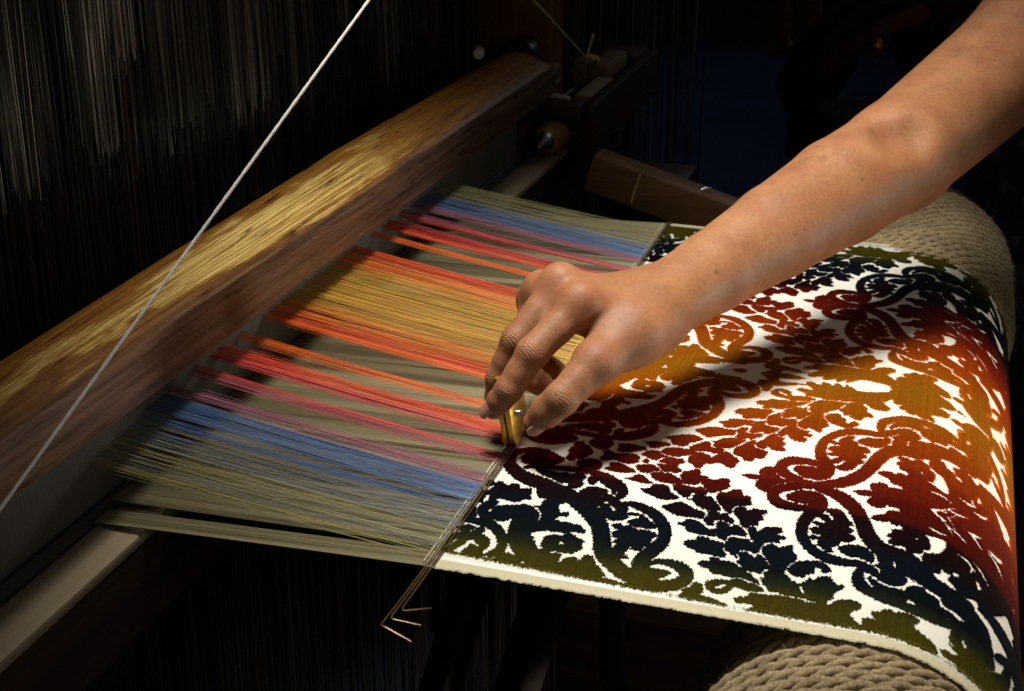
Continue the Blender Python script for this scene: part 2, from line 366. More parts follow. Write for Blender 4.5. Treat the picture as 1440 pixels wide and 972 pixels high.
def cord(name, pts, r, mat, label, cat='cord', twist=True):
    mb = MB(); P = [Vector(p) for p in pts]; out = []
    seg = max(40, int(sum((b-a).length for a, b in zip(P, P[1:]))/.003))
    tot = len(P)-1
    for i in range(seg+1):
        u = i/seg*tot; k = min(int(u), tot-1); p = P[k].lerp(P[k+1], u-k); out.append(p)
    mb.tube(out, [r*(1+.10*math.sin(i*2.1)+random.gauss(0, .03)) for i in range(len(out))], 8)
    return tag(mb.build(name, mat, None, smooth=True), label, cat)
a = Vector((-.081, .131, .264)); b = Vector((-.147, -.142, .081)); d = (a-b)
cord('taut_cord', [b-d*.8, b, a, a+d*1.0], .0008, M['white_cord'], 'taut white cord slanting across in front of the wooden rail')
cord('pull_string', [(-.186, 1.02, .062), (-.2001, .84, .1567), (-.2142, .66, .2514)], .0011, M['cream_string'], 'thin pale cord running from the shuttle picker up past the post')

# ------------------------------------------------------------------ loom frame pieces
t = tag(empty('loom_side_rail'), 'brown wooden loom rail with rounded top edge behind the far selvedge', 'loom rail')
ang = math.atan2(-.0405, .143)
Mx = Matrix.Translation((-.108, .752, .0185)) @ Matrix.Rotation(-ang, 4, 'Y')
mb = MB(); mb.box((0, 0, -.040), (.24, .034, 0), Mx); mb.build('board', M['brown_wood_x'], t, bevel=.003)
mb = MB(); mb.box((.052, -.0006, -.034), (.0528, .0008, -.002), Mx); mb.build('crack', M['yellow'], t)
mb = MB(); mb.tube([Mx @ Vector((.115, .012, .0005)), Mx @ Vector((.119, .014, .004)), Mx @ Vector((.124, .015, .0045))], .0013, 6); mb.build('nail', M['steel'], t, smooth=True)
mb = MB(); mb.box((-.10, .79, -.72), (-.02, .87, -.015)); tag(mb.build('loom_post', M['dark_wood'], None, bevel=.004), 'dark upright loom post below the side rail', 'loom post')

# pieces seen under the cloth
def bar(name, a, b, wdt, hgt, mat, label, cat, bevel=.003, kind=None):
    a = Vector(a); b = Vector(b); d = (b-a); L = d.length
    q = d.to_track_quat('Z', 'Y').to_matrix().to_4x4(); q.translation = a
    mb = MB(); mb.box((-wdt/2, -hgt/2, 0), (wdt/2, hgt/2, L), q)
    return tag(mb.build(name, mat, None, bevel=bevel), label, cat, kind=kind)
bar('treadle_lath', (-.02, .16, -.06), (-.115, -.02, -.55), .022, .02, M['dark_wood'], 'thin dark slanted lath under the cloth nearest the wire ends', 'lath')
bar('treadle_lath', (.03, .17, -.06), (-.075, .02, -.55), .026, .02, M['dark_wood'], 'wider dark slanted lath under the cloth, second from the wire ends', 'lath')
pp = tag(empty('bent_pipe'), 'bent dark metal pipe hanging below the near cloth edge', 'pipe')
mb = MB(); mb.tube([(.07, .12, -.06), (.072, .115, -.10), (.073, .11, -.135), (.079, .108, -.149), (.092, .106, -.154), (.104, .105, -.153)], .0085, 12); mb.build('tube', M['dark_steel'], pp, smooth=True)
mb = MB(); mb.tube([(.104, .105, -.153), (.109, .105, -.153)], .0105, 12); mb.build('collar', M['iron'], pp, smooth=True)
mb = MB(); mb.box((-.085, .45, -.757), (.42, .48, -.325)); mb.box((-.080, .4405, -.70), (.42, .4499, -.66))
tag(mb.build('knee_board', wood('knee board', (.035, .014, .004), (.11, .047, .012), 'x', .5), None, bevel=.003), 'broad brown board in the shade beneath the woven cloth', 'board')
mb = MB(); mb.box((-.62, .96, -.757), (.52, .98, -.12))
tag(mb.build('dark_backdrop', M['dark_wood'], None, bevel=.003), 'added dark screen closing the space under the loom', 'backdrop')  # dark sheet added so the lit floor behind does not show

# ------------------------------------------------------------------ harness cords and lower warp curtain
def cords(name, rows, parent, kind='stuff'):
    """rows: list of (x, y, z0, z1, dx, dy, r, colour): thin three sided cords"""
    v = []; f = []; c = []
    for (x, y, z0, z1, dx, dy, r, colr) in rows:
        b = len(v); k = 5
        wob = RNG.normal(0, .0009, (k, 2))
        for i in range(k):
            t = i/(k-1); z = z0+(z1-z0)*t; xx = x+dx*t+wob[i, 0]*(i > 0); yy = y+dy*t+wob[i, 1]*(i > 0)
            for a in (0, 2.09, 4.19): v.append((xx+r*math.cos(a), yy+r*math.sin(a), z)); c.append((*colr, 1))
        for i in range(k-1):
            for j in range(3): f.append((b+i*3+j, b+i*3+(j+1) % 3, b+(i+1)*3+(j+1) % 3, b+(i+1)*3+j))
    o = mesh_np(name, v, np.array(f), M['cord_pale'], parent)
    at = o.data.color_attributes.new('dye', 'FLOAT_COLOR', 'POINT'); at.data.foreach_set('color', np.array(c, np.float32).ravel())
    return tag(o, kind=kind)
har = tag(empty('harness'), 'hanging loom harness of pale and black cords behind the wooden rail', 'harness')
pale = []; dark = []
for row, (X, z1) in enumerate(((-.33, .112), (-.37, .095), (-.41, .078), (-.45, .060), (-.49, .045))):
    y = -.25+row*.013
    while y < 1.02:                                     # cords hang in tufts of ten to forty
        wdt = RNG.uniform(.010, .034); n_ = int(wdt/.00085*RNG.uniform(.45, 1.0)); g0 = RNG.uniform(.25, 1.0)*(1 if y < .6 else .7)
        ze = z1+RNG.normal(0, .006)+(.055 if RNG.random() < .28 else 0)+.02*math.sin(y*7+row)
        for _ in range(n_):
            yy = y+RNG.uniform(0, wdt); g = g0*RNG.uniform(.35, 1.0)
            lean = (yy-.3)*-.10
            pale.append((X+RNG.normal(0, .004), yy, ze+RNG.normal(0, .007)-abs(yy-y-wdt/2)*-.4, .75, 0, lean+RNG.normal(0, .006), RNG.uniform(.00025, .00055), (.42*g, .42*g, .355*g)))
        y += wdt+RNG.exponential(.010)
    for y in np.arange(-.25, 1.02, .0036):
        lean = (y-.3)*-.10
        dark.append((X+.006+RNG.normal(0, .006), y+RNG.normal(0, .002), -.10, .70, 0, lean+RNG.normal(0, .004), .0005, (.030, .029, .026) if RNG.random() > .03 else (.10, .04, .02)))
cords('linen_cords', pale, har); cords('black_cords', dark, har)
mb = MB(); mb.box((-.52, -.45, .56), (-.30, 1.05, .585)); mb.build('comber_board', M['brown_wood_x'], har)
mb = MB(); mb.box((-.60, -.6, -.7), (-.585, 1.03, .9)); mb.build('rear_cloth', M['black'], har)
far = tag(empty('far_harness'), 'second harness of dark hanging cords beyond the shuttle box', 'harness')
rows = []
for k in range(150):
    X = RNG.uniform(-.62, -.16); Y = RNG.uniform(1.45, 1.75); g = RNG.uniform(.3, 1)*(1.0 if RNG.random() < .25 else .35)
    rows.append((X, Y, -.5, 1.0, RNG.normal(0, .012), 0, RNG.uniform(.0008, .0018), (.20*g, .19*g, .17*g)))
cords('hanging_cords', rows, far)
mb = MB(); mb.box((-.90, 1.80, -.74), (-.30, 1.82, 1.1)); mb.build('rear_panel', M['black'], far)
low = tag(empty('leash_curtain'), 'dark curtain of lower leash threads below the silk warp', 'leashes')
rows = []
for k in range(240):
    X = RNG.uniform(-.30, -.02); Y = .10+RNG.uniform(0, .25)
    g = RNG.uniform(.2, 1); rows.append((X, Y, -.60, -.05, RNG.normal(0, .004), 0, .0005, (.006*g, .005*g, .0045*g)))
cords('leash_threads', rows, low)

# ------------------------------------------------------------------ machine in the dark at the right
wnd = tag(empty('bobbin_winder'), 'black bobbin winding machine with red strap in the dark background', 'winding machine')
mb = MB(); mb.box((.008, 1.46, -.155), (.34, 1.62, -.088)); mb.build('base_block', M['black'], wnd, bevel=.006)
mb = MB(); mb.tube([(.030, 1.5, -.085), (.018, 1.5, -.055), (.030, 1.5, -.015), (.072, 1.5, .035), (.13, 1.5, .085), (.22, 1.5, .15)], [.030, .036, .034, .030, .030, .030], 14); mb.build('guard', M['black'], wnd, smooth=True)
def ring_band(pts, wdt, mat, name):
    mb = MB(); P = [Vector(p) for p in pts]
    for a, b in zip(P, P[1:]):
        d = (b-a).normalized(); s = Vector((0, 1, 0))*wdt/2; nn = d.cross(Vector((0, 1, 0)))*.011
        mb.add([a-s-nn, a+s-nn, b+s-nn, b-s-nn, a-s+nn, a+s+nn, b+s+nn, b-s+nn], [(0,1,2,3),(4,7,6,5),(0,4,5,1),(2,6,7,3),(1,5,6,2),(3,7,4,0)])
    return mb.build(name, mat, wnd)
ring_band([(.055, 1.455, -.02), (.085, 1.455, .012), (.13, 1.455, .045), (.19, 1.455, .075)], .03, M['red_strap'], 'red_strap')
mb = MB(); mb.tube([(.055, 1.48, -.06), (.08, 1.48, -.02), (.10, 1.48, .03)], [.02, .018, .012], 10); mb.build('arm', M['iron'], wnd, smooth=True)
mb = MB(); mb.tube([(.131, 1.42, .030), (.131, 1.36, .028)], [.0075, .0075], 16, cap=False); mb.build('guide_tube', M['brass'], wnd, smooth=True)
mb = MB()
for k in range(24):
    a0, a1 = k*math.pi/12, (k+1)*math.pi/12
    mb.tube([(.128+.017*math.cos(a0), 1.40, .040+.020*math.sin(a0)), (.128+.017*math.cos(a1), 1.40, .040+.020*math.sin(a1))], .0022, 6, cap=False)
mb.build('guide_ring', M['dark_steel'], wnd, smooth=True)
mb = MB(); mb.tube([(.25, 1.62, .04), (.25, 1.50, .04)], [.11, .11], 32); mb.build('wheel', M['iron'], wnd, bevel=.006)
mb = MB(); mb.tube([(.25, 1.4995, .04), (.25, 1.46, .04)], [.035, .030], 16); mb.build('hub', M['dark_steel'], wnd, smooth=True)
mb = MB(); mb.tube([(.073, 1.5, -.09), (.080, 1.5, -.03), (.085, 1.5, .01)], .0011, 6); mb.build('wire_stem', M['iron'], wnd)
hb = tag(empty('hanging_crate'), 'dim amber wooden crate frame hanging in the background', 'crate')
mb = MB(); mb.box((-.032, 1.50, -.012), (.05, 1.54, .004)); mb.build('bottom_bar', M['brown_wood_x'], hb, bevel=.003)
for x in (-.022, .022):
    mb = MB(); mb.box((x, 1.501, .0045), (x+.018, 1.535, .26)); mb.build('upright', M['post_wood'], hb, bevel=.003)
gb = tag(empty('gear_bracket'), 'oily black gear bracket with bolts at the end of the roller', 'bracket')
mb = MB(); mb.box((.262, .945, -.42), (.56, .985, .16)); mb.build('plate', M['iron'], gb, bevel=.006)
for (x, z) in ((.285, .008), (.312, .02), (.298, -.03), (.325, -.045), (.318, -.09)):
    mb = MB(); mb.tube([(x, .9445, z), (x, .936, z), (x, .932, z)], [.0085, .0085, .005], 6); mb.build('bolt', M['dark_steel'], gb)
mb = MB(); mb.tube([(.35, .9445, -.16), (.35, .91, -.16)], [.06, .06], 20); mb.build('gear', M['iron'], gb, bevel=.003)

# ------------------------------------------------------------------ cloth roller with its rope
XR, RC, W0, W1 = .2207, .0832, -.0065, .6065
roller = tag(empty('cloth_roller'), 'rope wrapped cloth roller carrying the velvet down out of view', 'cloth roller')
ax = lambda y: (XR, y, -RC)
mb = MB(); mb.tube([ax(-.2), ax(.78)], RC-.0095, 48); mb.build('core', M['dark_wood'], roller, smooth=True)
mb = MB(); mb.tube([ax(.7815), ax(.784), ax(.785)], [RC+.003, RC+.003, RC+.001], 64); mb.build('iron_band', M['steel'], roller, smooth=True)
mb = MB(); mb.tube([ax(.7852), ax(.81), ax(.838), ax(.845)], [RC-.001, RC-.002, RC-.005, RC-.02], 64); mb.build('wooden_head', M['brown_wood_x'], roller, smooth=True)
mb = MB(); mb.tube([ax(.8452), ax(.93)], .022, 24); mb.build('axle', M['dark_steel'], roller, smooth=True)
def rope(name, y0, y1, pitch, RH, nth, lay, seed, grow=0):
    """three strands twisted round each other, wound turn by turn round the core"""
    rr = np.random.default_rng(seed); ns = 8
    turns = (y1-y0)/pitch; n = int(turns*nth); th = np.linspace(0, turns*2*np.pi, n)
    yb = y0 + pitch*th/(2*np.pi)
    RHv = RH + grow*np.clip((yb-y0)/.05, 0, 1)
    wob = np.interp(th, np.linspace(0, th[-1], int(turns*9)), rr.normal(0, 1, int(turns*9)))
    nr = np.stack([np.sin(th), np.zeros(n), np.cos(th)], 1); yy = np.tile(np.array((0, 1., 0)), (n, 1))
    s = th*RH; ph = np.arange(ns)*2*np.pi/ns; V = []; F = []
    for k in range(3):
        a = 2*np.pi*(s/lay+k/3)+wob*.25
        c = np.stack([XR+RHv*np.sin(th), yb+wob*pitch*.05, -RC+RHv*np.cos(th)], 1)+(nr*np.cos(a)[:, None]+yy*np.sin(a)[:, None])*.00215
        tg = np.gradient(c, axis=0); tg /= np.linalg.norm(tg, axis=1)[:, None]
        e1 = nr-tg*(nr*tg).sum(1)[:, None]; e1 /= np.linalg.norm(e1, axis=1)[:, None]; e2 = np.cross(tg, e1)
        rad = .00225*(1+.06*rr.normal(0, 1, n))[:, None]*(1+.07*np.cos(5*ph[None]+s[:, None]*700))
        V.append((c[:, None]+rad[..., None]*(np.cos(ph)[None, :, None]*e1[:, None]+np.sin(ph)[None, :, None]*e2[:, None])).reshape(-1, 3))
        i = np.arange(n-1)[:, None]*ns+k*n*ns; j = np.arange(ns)[None]; j2 = (j+1) % ns
        F.append(np.stack([i+j, i+j2, i+ns+j2, i+ns+j], -1).reshape(-1, 4))
    return mesh_np(name, np.concatenate(V), np.concatenate(F), M['jute'], roller, smooth=True)
rope('rope_wrap', -.17, .055, .0088, RC-.0046, 260, .030, 3)
rope('rope_wrap', .575, .779, .0086, RC-.0046, 200, .030, 4, grow=.0085)
# loose jute fibres
nfi = 5200
th = RNG.uniform(-1.2, 1.9, nfi); y = np.where(RNG.random(nfi) < .45, RNG.uniform(-.12, -.004, nfi), RNG.uniform(.61, .778, nfi))
Rr = RC + np.where(y > .3, .0085, 0)-.001
base = np.stack([XR+Rr*np.sin(th), y, -RC+Rr*np.cos(th)], 1); nr = np.stack([np.sin(th), 0*th, np.cos(th)], 1)
dirn = nr*RNG.uniform(.1, .8, nfi)[:, None]+RNG.normal(0, .8, (nfi, 3)); dirn /= np.linalg.norm(dirn, axis=1)[:, None]
L = RNG.uniform(.002, .007, nfi)[:, None]; side = np.cross(dirn, RNG.normal(0, 1, (nfi, 3))); side /= np.linalg.norm(side, axis=1)[:, None]
V = np.stack([base-side*.00011, base+side*.00011, base+dirn*L+nr*.0004], 1).reshape(-1, 3)
tag(mesh_np('rope_fibres', V, np.arange(nfi*3).reshape(-1, 3), M['jute'], roller), kind='stuff')

# ------------------------------------------------------------------ velvet: ground cloth and cut pile
GS, U0, Y0, NU, NY = .0004, -.004, -.02, 1020, 490
AX, AY = .1425, .2935
PATTERN = """R 118,230,105,197 132,247,102,172 144,252,105,154 153,250,111,144 177,248,126,115 210,246,148,75 238,243,180,46 263,235,219,45 291,223,257,59 316,210,286,74 334,195,307,85 344,178,323,97 350,167,334,105 355,164,340,106 358,156,347,112 359,143,354,123
R 258,58,261,74 253,48,260,84 248,42,257,89 243,40,253,90 218,36,228,88 181,32,193,86 145,33,161,90 115,44,133,99 86,61,106,115 60,78,86,137 36,93,74,167 12,113,70,200 -2,157,74,219 3,222,78,230 24,291,83,245 58,354,92,262 98,405,113,289 143,446,146,320 191,481,183,348 241,503,225,367 292,518,274,382 342,535,328,400 400,560,388,425 459,587,450,451 501,606,492,470 514,608,506,480 527,599,520,501 534,576,532,533
P 232,292 343,295 371,312 400,283 441,302 473,266 518,277 538,309 529,362 544,395 523,451 466,458 459,410 415,424 373,400 267,345
R 157,313,153,302 162,318,152,294 166,319,153,288 169,318,155,284 182,309,167,272 201,297,185,255 225,288,211,240 257,283,244,232 296,280,283,227 336,277,323,223 375,272,361,217 413,266,401,212 452,263,441,208 493,263,483,207 535,265,525,209 573,271,564,211 605,280,597,215 633,293,628,219 660,309,659,230 686,334,692,249 713,363,723,274 734,389,750,298 748,408,772,322 754,419,791,351 754,416,807,395 755,412,810,442 756,425,805,471 758,444,797,490 758,462,788,505 757,481,779,515 756,495,772,520 755,500,770,523 756,506,767,524 758,514,762,522
R 573,376,558,350 586,385,553,325 597,384,553,304 604,376,557,290 606,359,566,283 608,339,581,272 612,329,602,270 624,334,625,282 644,351,647,300 664,370,667,317 683,385,686,331 701,399,706,347 711,409,724,368 717,419,738,398 722,434,745,424 727,448,748,440 729,455,749,448 734,462,749,456 739,466,746,464
R 549,500,545,486 554,508,545,476 559,512,548,470 563,512,551,467 581,520,563,450 607,530,580,425 632,532,600,408 656,519,627,406 678,497,656,410 694,482,677,414 700,478,684,414 703,468,691,420 704,454,699,432
R 573,548,570,534 577,557,572,525 582,563,575,521 586,564,579,520 604,570,595,517 629,576,619,514 654,579,640,512 675,571,660,509 694,559,680,507 706,550,694,506 709,547,698,506 712,541,703,509 712,531,708,517
R 688,491,688,481 690,499,691,476 694,505,694,475 697,508,697,476 704,520,705,473 715,538,718,471 728,556,736,477 747,578,758,493 772,603,782,515 796,624,801,532 817,632,816,545 834,632,830,558 845,631,841,566 851,631,847,571 857,626,854,580 860,615,859,595
R 796,546,795,539 799,550,796,534 801,552,797,532 803,553,799,531 823,558,817,523 850,565,842,513 879,575,871,508 908,587,902,511 938,601,936,518 966,620,969,532 990,643,1001,552 1013,670,1032,578 1032,698,1060,609 1048,726,1085,647 1061,754,1108,691 1070,778,1127,742 1075,805,1139,798 1078,836,1145,854 1077,861,1145,911 1073,885,1135,959 1063,916,1121,997 1052,951,1108,1031 1038,986,1095,1068 1023,1023,1084,1102 1011,1063,1078,1127 1006,1108,1078,1142 1009,1160,1078,1143 1030,1217,1074,1130 1060,1249,1077,1135 1089,1264,1092,1148 1118,1269,1108,1157 1143,1262,1123,1161 1164,1247,1142,1160 1180,1231,1161,1159 1194,1215,1178,1159 1204,1198,1193,1160 1212,1187,1204,1160 1214,1184,1206,1159 1215,1180,1210,1161 1215,1173,1213,1165
R 316,575,306,531 332,602,308,502 348,617,317,485 362,621,329,480 404,620,372,474 463,620,433,468 509,627,490,471 528,639,534,493 543,658,566,524 571,689,589,548 605,721,621,575 637,752,658,608 663,782,696,648 686,813,730,694 707,847,761,743 723,879,788,796 736,909,811,852 747,946,826,903 759,984,839,947 768,1018,851,987 779,1061,858,1014 799,1113,864,1029 826,1158,874,1048 853,1193,891,1074 882,1224,912,1102 912,1253,937,1131 945,1280,964,1160 978,1303,992,1186 1011,1325,1021,1209 1046,1345,1051,1228 1082,1360,1080,1243 1118,1366,1111,1255 1154,1367,1142,1262 1189,1363,1172,1263 1222,1353,1200,1257 1253,1338,1226,1244 1281,1316,1246,1227 1305,1286,1259,1204 1325,1247,1267,1177 1335,1193,1268,1172 1320,1126,1272,1188 1295,1090,1267,1179 1271,1069,1255,1162 1245,1056,1239,1145 1218,1051,1218,1128 1192,1049,1196,1116 1169,1051,1176,1110 1147,1056,1156,1109 1127,1064,1138,1111 1108,1077,1121,1119 1092,1093,1105,1131 1081,1105,1094,1140 1078,1108,1091,1141 1077,1115,1086,1140 1077,1124,1082,1135
P 611,562 699,521 712,576 686,632 682,680 642,635
P 698,675 707,602 734,570 779,637 794,632 839,629 875,664 870,711 811,747 750,727
P 868,632 941,631 996,681 1053,741 1017,775 984,775 940,778 890,750 893,715 929,680 930,657 880,662
P 815,785 850,768 876,787 905,767 950,797 999,792 1044,800 1074,839 1049,874 1059,945 1027,966 1021,1015 978,1013 952,991 953,1021 943,1067 974,1087 974,1108 933,1116 895,1092 871,1037 882,992 855,958 877,929 847,917 835,867 856,838 822,816
P 50,622 62,568 63,518 90,509 138,544 150,509 194,513 212,551 273,537 286,582 291,617 310,659 267,673 249,708 210,715 171,703 136,703 93,681 59,649
P 13,584 4,531 25,511 63,543 42,581 24,581
P -8,665 28,629 89,670 136,703 107,724 102,761 83,756 72,688 50,694 55,777 19,776 9,815 -23,825
R 133,903,126,883 141,914,126,869 149,919,129,861 155,919,134,857 174,927,144,838 201,938,160,812 224,942,180,795 240,931,205,800 256,913,230,815 267,900,248,826 273,897,255,828 278,888,264,835 279,873,273,850
R 138,845,132,833 144,851,130,823 149,852,131,815 152,850,133,811 160,844,140,802 171,835,151,789 184,829,165,777 199,825,182,770 217,822,201,765 237,823,221,759 261,831,243,751 287,843,265,741 305,852,281,735 315,849,293,739 324,837,307,753 327,814,320,777
P 264,756 293,718 346,742 389,786 410,859 368,962 301,984 294,942 305,870
R 134,733,142,748 127,727,145,761 120,726,144,771 116,729,141,777 101,739,133,797 81,754,122,825 64,776,116,848 56,807,115,863 56,847,114,872 70,898,111,866 96,936,114,873 121,959,130,892 144,976,148,913 168,988,167,932 190,996,188,950 205,1001,204,963 209,1002,208,966 213,1000,212,973 216,995,216,983
R -4,946,-22,928 8,949,-32,907 17,943,-36,888 21,932,-35,873 26,916,-35,850 32,903,-31,814 13,905,6,795 8,898,43,847 28,927,60,895 45,951,71,927 51,960,75,938 59,967,77,950 67,970,75,962
P -10,926 -20,801 15,730 44,745 11,803 38,864
P 340,720 377,708 382,647 424,610 494,611 497,646 477,676 504,749 545,735 557,778 515,791 486,846 442,871 424,866 416,812 384,753
R 307,784,335,798 290,795,355,826 281,817,367,857 281,842,372,885 280,879,377,923 281,938,385,970 290,1008,393,1000 309,1077,402,1011 331,1134,415,1027 357,1183,431,1051 389,1227,450,1084 425,1267,470,1120 463,1300,491,1153 500,1323,512,1182 534,1335,538,1210 567,1343,565,1236 602,1349,596,1259 635,1352,629,1277 658,1353,652,1290 664,1353,659,1294 670,1348,666,1303 674,1337,672,1317
R 380,1038,370,1023 389,1043,366,1009 395,1041,366,997 399,1036,368,989 412,1018,375,962 431,995,387,922 449,978,404,886 464,969,425,864 482,962,448,851 504,957,476,844 538,953,515,842 577,952,558,845 606,951,587,848 615,948,598,852 622,937,609,864 626,917,620,885
R 501,938,491,907 513,956,491,884 525,964,497,869 535,964,505,863 551,954,523,860 573,940,550,856 596,930,577,853 618,927,603,852 640,927,628,852 657,928,650,857 665,928,669,871 672,929,680,889 678,932,686,900 682,936,690,906 687,937,692,914 691,933,694,923
P 488,1033 540,984 576,994 605,958 644,961 681,993 711,1004 706,1048 722,1075 707,1111 685,1150 653,1150 623,1159 588,1150 561,1169 522,1150 498,1105 499,1051
-R 586,1068,585,1062 588,1072,585,1058 591,1074,587,1055 593,1074,589,1055 599,1074,595,1054 608,1073,604,1054 614,1073,610,1053 616,1072,612,1054 617,1070,614,1056 618,1066,617,1059
P 492,1170 519,1151 565,1178 618,1171 633,1187 631,1239 652,1293 598,1270 545,1236 509,1206
P 645,1255 666,1197 715,1181 737,1205 750,1149 772,1132 804,1153 821,1198 855,1227 869,1263 905,1300 883,1317 856,1316 815,1339 770,1344 721,1340 677,1314
P 559,1201 593,1169 621,1170 629,1239 655,1312 619,1333
R -24,978,-27,962 -18,989,-26,952 -11,996,-22,947 -6,998,-17,947 13,1002,1,948 40,1008,27,950 69,1014,54,952 98,1015,82,951 127,1017,112,950 155,1024,144,953 182,1039,176,961 208,1059,209,975 228,1080,241,997 244,1100,270,1031 258,1122,296,1071 268,1142,316,1116 276,1163,328,1163 283,1188,333,1209 285,1208,331,1251 281,1228,318,1283 269,1251,300,1304 260,1268,288,1317 257,1275,284,1320 257,1285,277,1320 260,1299,269,1314
R 151,1029,162,1043 142,1025,167,1057 136,1027,168,1069 132,1033,166,1077 126,1048,161,1094 117,1069,153,1119 107,1090,144,1145 95,1108,134,1168 82,1128,124,1191 70,1153,114,1212 61,1183,104,1235 56,1215,94,1261 49,1244,82,1287 39,1273,69,1314 27,1301,55,1340 18,1321,45,1358 16,1327,42,1362 17,1336,36,1363 21,1347,29,1359
P 136,1147 166,1104 207,1124 243,1166 239,1220 228,1286 274,1292 211,1333 139,1315 117,1301 139,1253 139,1189
P -16,1271 -6,1193 31,1137 49,1109 13,1088 -5,1116 -26,1090 -1,1048 26,1062 60,1028 112,1045 95,1095 75,1134 45,1208 16,1282 13,1335 -12,1312
-R 117,1260,113,1256 120,1260,110,1252 122,1258,109,1247 122,1255,109,1244 124,1237,111,1225 128,1215,114,1199 133,1204,125,1181 147,1209,146,1187 169,1224,170,1205 185,1236,186,1218 188,1237,189,1220 190,1237,191,1224 192,1235,192,1229
-R 169,1088,170,1079 172,1095,172,1076 175,1100,175,1075 178,1103,178,1076 194,1115,194,1086 214,1132,218,1102 227,1146,240,1128 233,1164,251,1165 239,1193,254,1198 243,1215,255,1219 243,1219,255,1223 245,1223,254,1226 248,1226,252,1228
-R 86,1320,82,1314 89,1322,81,1308 92,1322,81,1304 94,1321,82,1301 99,1313,87,1293 106,1302,94,1282 112,1294,100,1274 113,1291,102,1273 113,1287,104,1273 112,1282,108,1276
R 8,1373,4,1359 15,1382,4,1349 21,1387,7,1343 26,1388,11,1341 49,1386,34,1337 82,1385,66,1331 117,1384,102,1328 152,1385,138,1329 190,1387,177,1332 228,1389,214,1333 265,1391,249,1329 301,1393,284,1324 337,1394,319,1319 373,1391,355,1318 407,1388,391,1319 442,1385,428,1320 477,1384,465,1323 512,1384,502,1326 548,1385,539,1330 585,1389,577,1335 623,1394,615,1340 658,1399,649,1344 688,1401,679,1347 715,1403,706,1348 733,1404,724,1349 738,1403,730,1351 742,1397,736,1358 745,1386,742,1369
R 633,1362,630,1345 639,1373,632,1334 645,1380,636,1328 651,1382,642,1327 679,1384,669,1327 719,1388,709,1328 758,1391,747,1327 794,1391,781,1324 828,1391,815,1320 861,1391,851,1319 897,1394,889,1323 933,1398,926,1331 967,1400,959,1337 995,1401,987,1341 1020,1400,1012,1344 1045,1399,1037,1345 1071,1397,1063,1344 1097,1395,1088,1341 1119,1394,1113,1340 1139,1396,1136,1345 1157,1398,1155,1351 1170,1400,1168,1356 1174,1400,1173,1359 1179,1397,1178,1365 1181,1389,1181,1375
P 311,1270 346,1243 393,1254 445,1299 432,1343 353,1349 313,1311
R 1300,1386,1297,1364 1306,1400,1300,1349 1314,1407,1306,1341 1321,1409,1313,1338 1347,1408,1339,1336 1384,1406,1377,1334 1418,1405,1413,1334 1445,1405,1442,1339 1469,1406,1468,1347 1492,1408,1492,1356 1515,1413,1517,1368 1538,1419,1540,1381 1554,1424,1556,1390 1557,1425,1559,1393 1561,1422,1562,1398 1564,1417,1564,1406
R 1566,1409,1566,1405 1567,1411,1567,1403 1569,1413,1568,1401 1570,1413,1569,1401 1608,1414,1607,1401 1662,1415,1661,1402 1715,1417,1715,1403 1763,1419,1763,1405 1810,1422,1810,1407 1860,1424,1859,1409 1918,1425,1918,1409 1978,1425,1978,1409 2020,1426,2020,1408 2022,1425,2022,1409 2023,1423,2023,1411 2024,1420,2024,1414
R 1878,1404,1878,1399 1879,1408,1879,1395 1881,1410,1881,1394 1882,1410,1883,1393 1907,1414,1908,1397 1943,1418,1943,1402 1978,1423,1979,1406 2013,1428,2014,1410 2048,1434,2049,1414 2073,1438,2074,1417 2075,1437,2076,1418 2077,1435,2077,1421 2078,1431,2079,1425
P 1303,1303 1338,1273 1348,1222 1385,1229 1400,1282 1397,1320 1340,1338 1310,1339
P 1402,1214 1421,1179 1468,1154 1517,1148 1553,1117 1602,1140 1654,1152 1699,1194 1668,1214 1614,1222 1567,1209 1539,1218 1530,1258 1500,1287 1452,1293 1415,1258
-R 1454,1244,1453,1240 1456,1247,1453,1236 1458,1248,1454,1233 1459,1247,1455,1232 1465,1244,1460,1226 1474,1240,1468,1219 1483,1234,1476,1212 1492,1225,1486,1204 1502,1215,1496,1197 1508,1207,1503,1192 1509,1206,1505,1191 1510,1203,1507,1192 1510,1199,1509,1194
P 1332,1039 1349,1003 1390,1000 1378,963 1413,952 1447,972 1488,969 1533,995 1581,1039 1628,1083 1673,1146 1626,1132 1572,1111 1523,1122 1471,1114 1420,1111 1398,1078 1361,1070
P 1563,1322 1580,1289 1622,1276 1636,1234 1680,1229 1719,1226 1761,1212 1815,1213 1885,1228 1934,1231 1998,1201 2012,1341 1943,1318 1874,1341 1851,1384 1833,1398 1822,1348 1788,1377 1759,1378 1741,1356 1709,1367 1680,1367 1661,1337 1627,1339 1588,1342
P 1851,1222 1920,1228 2006,1218 2016,1224 2050,1177 2086,1151 2144,1147 2172,1174 2168,1212 2133,1250 2127,1288 2158,1331 2152,1368 2117,1392 2069,1377 2009,1343 1945,1328 1866,1345
P 1221,857 1240,819 1277,812 1280,774 1316,762 1356,781 1395,790 1429,801 1427,854 1457,907 1452,939 1416,941 1373,934 1310,934 1284,911 1244,892
P 1147,673 1183,634 1193,602 1232,601 1281,630 1309,666 1347,697 1376,742 1329,747 1292,748 1247,741 1212,730 1194,692
P 1028,505 1061,471 1119,423 1170,453 1227,488 1272,508 1271,577 1233,578 1162,584 1105,574 1064,540
P 1065,264 1095,242 1168,231 1206,219 1241,257 1239,306 1181,300 1159,307 1152,358 1120,369 1090,330
P 1174,327 1203,299 1241,317 1280,317 1311,367 1344,427 1350,460 1304,451 1280,471 1219,444 1174,387 1125,397 1176,363
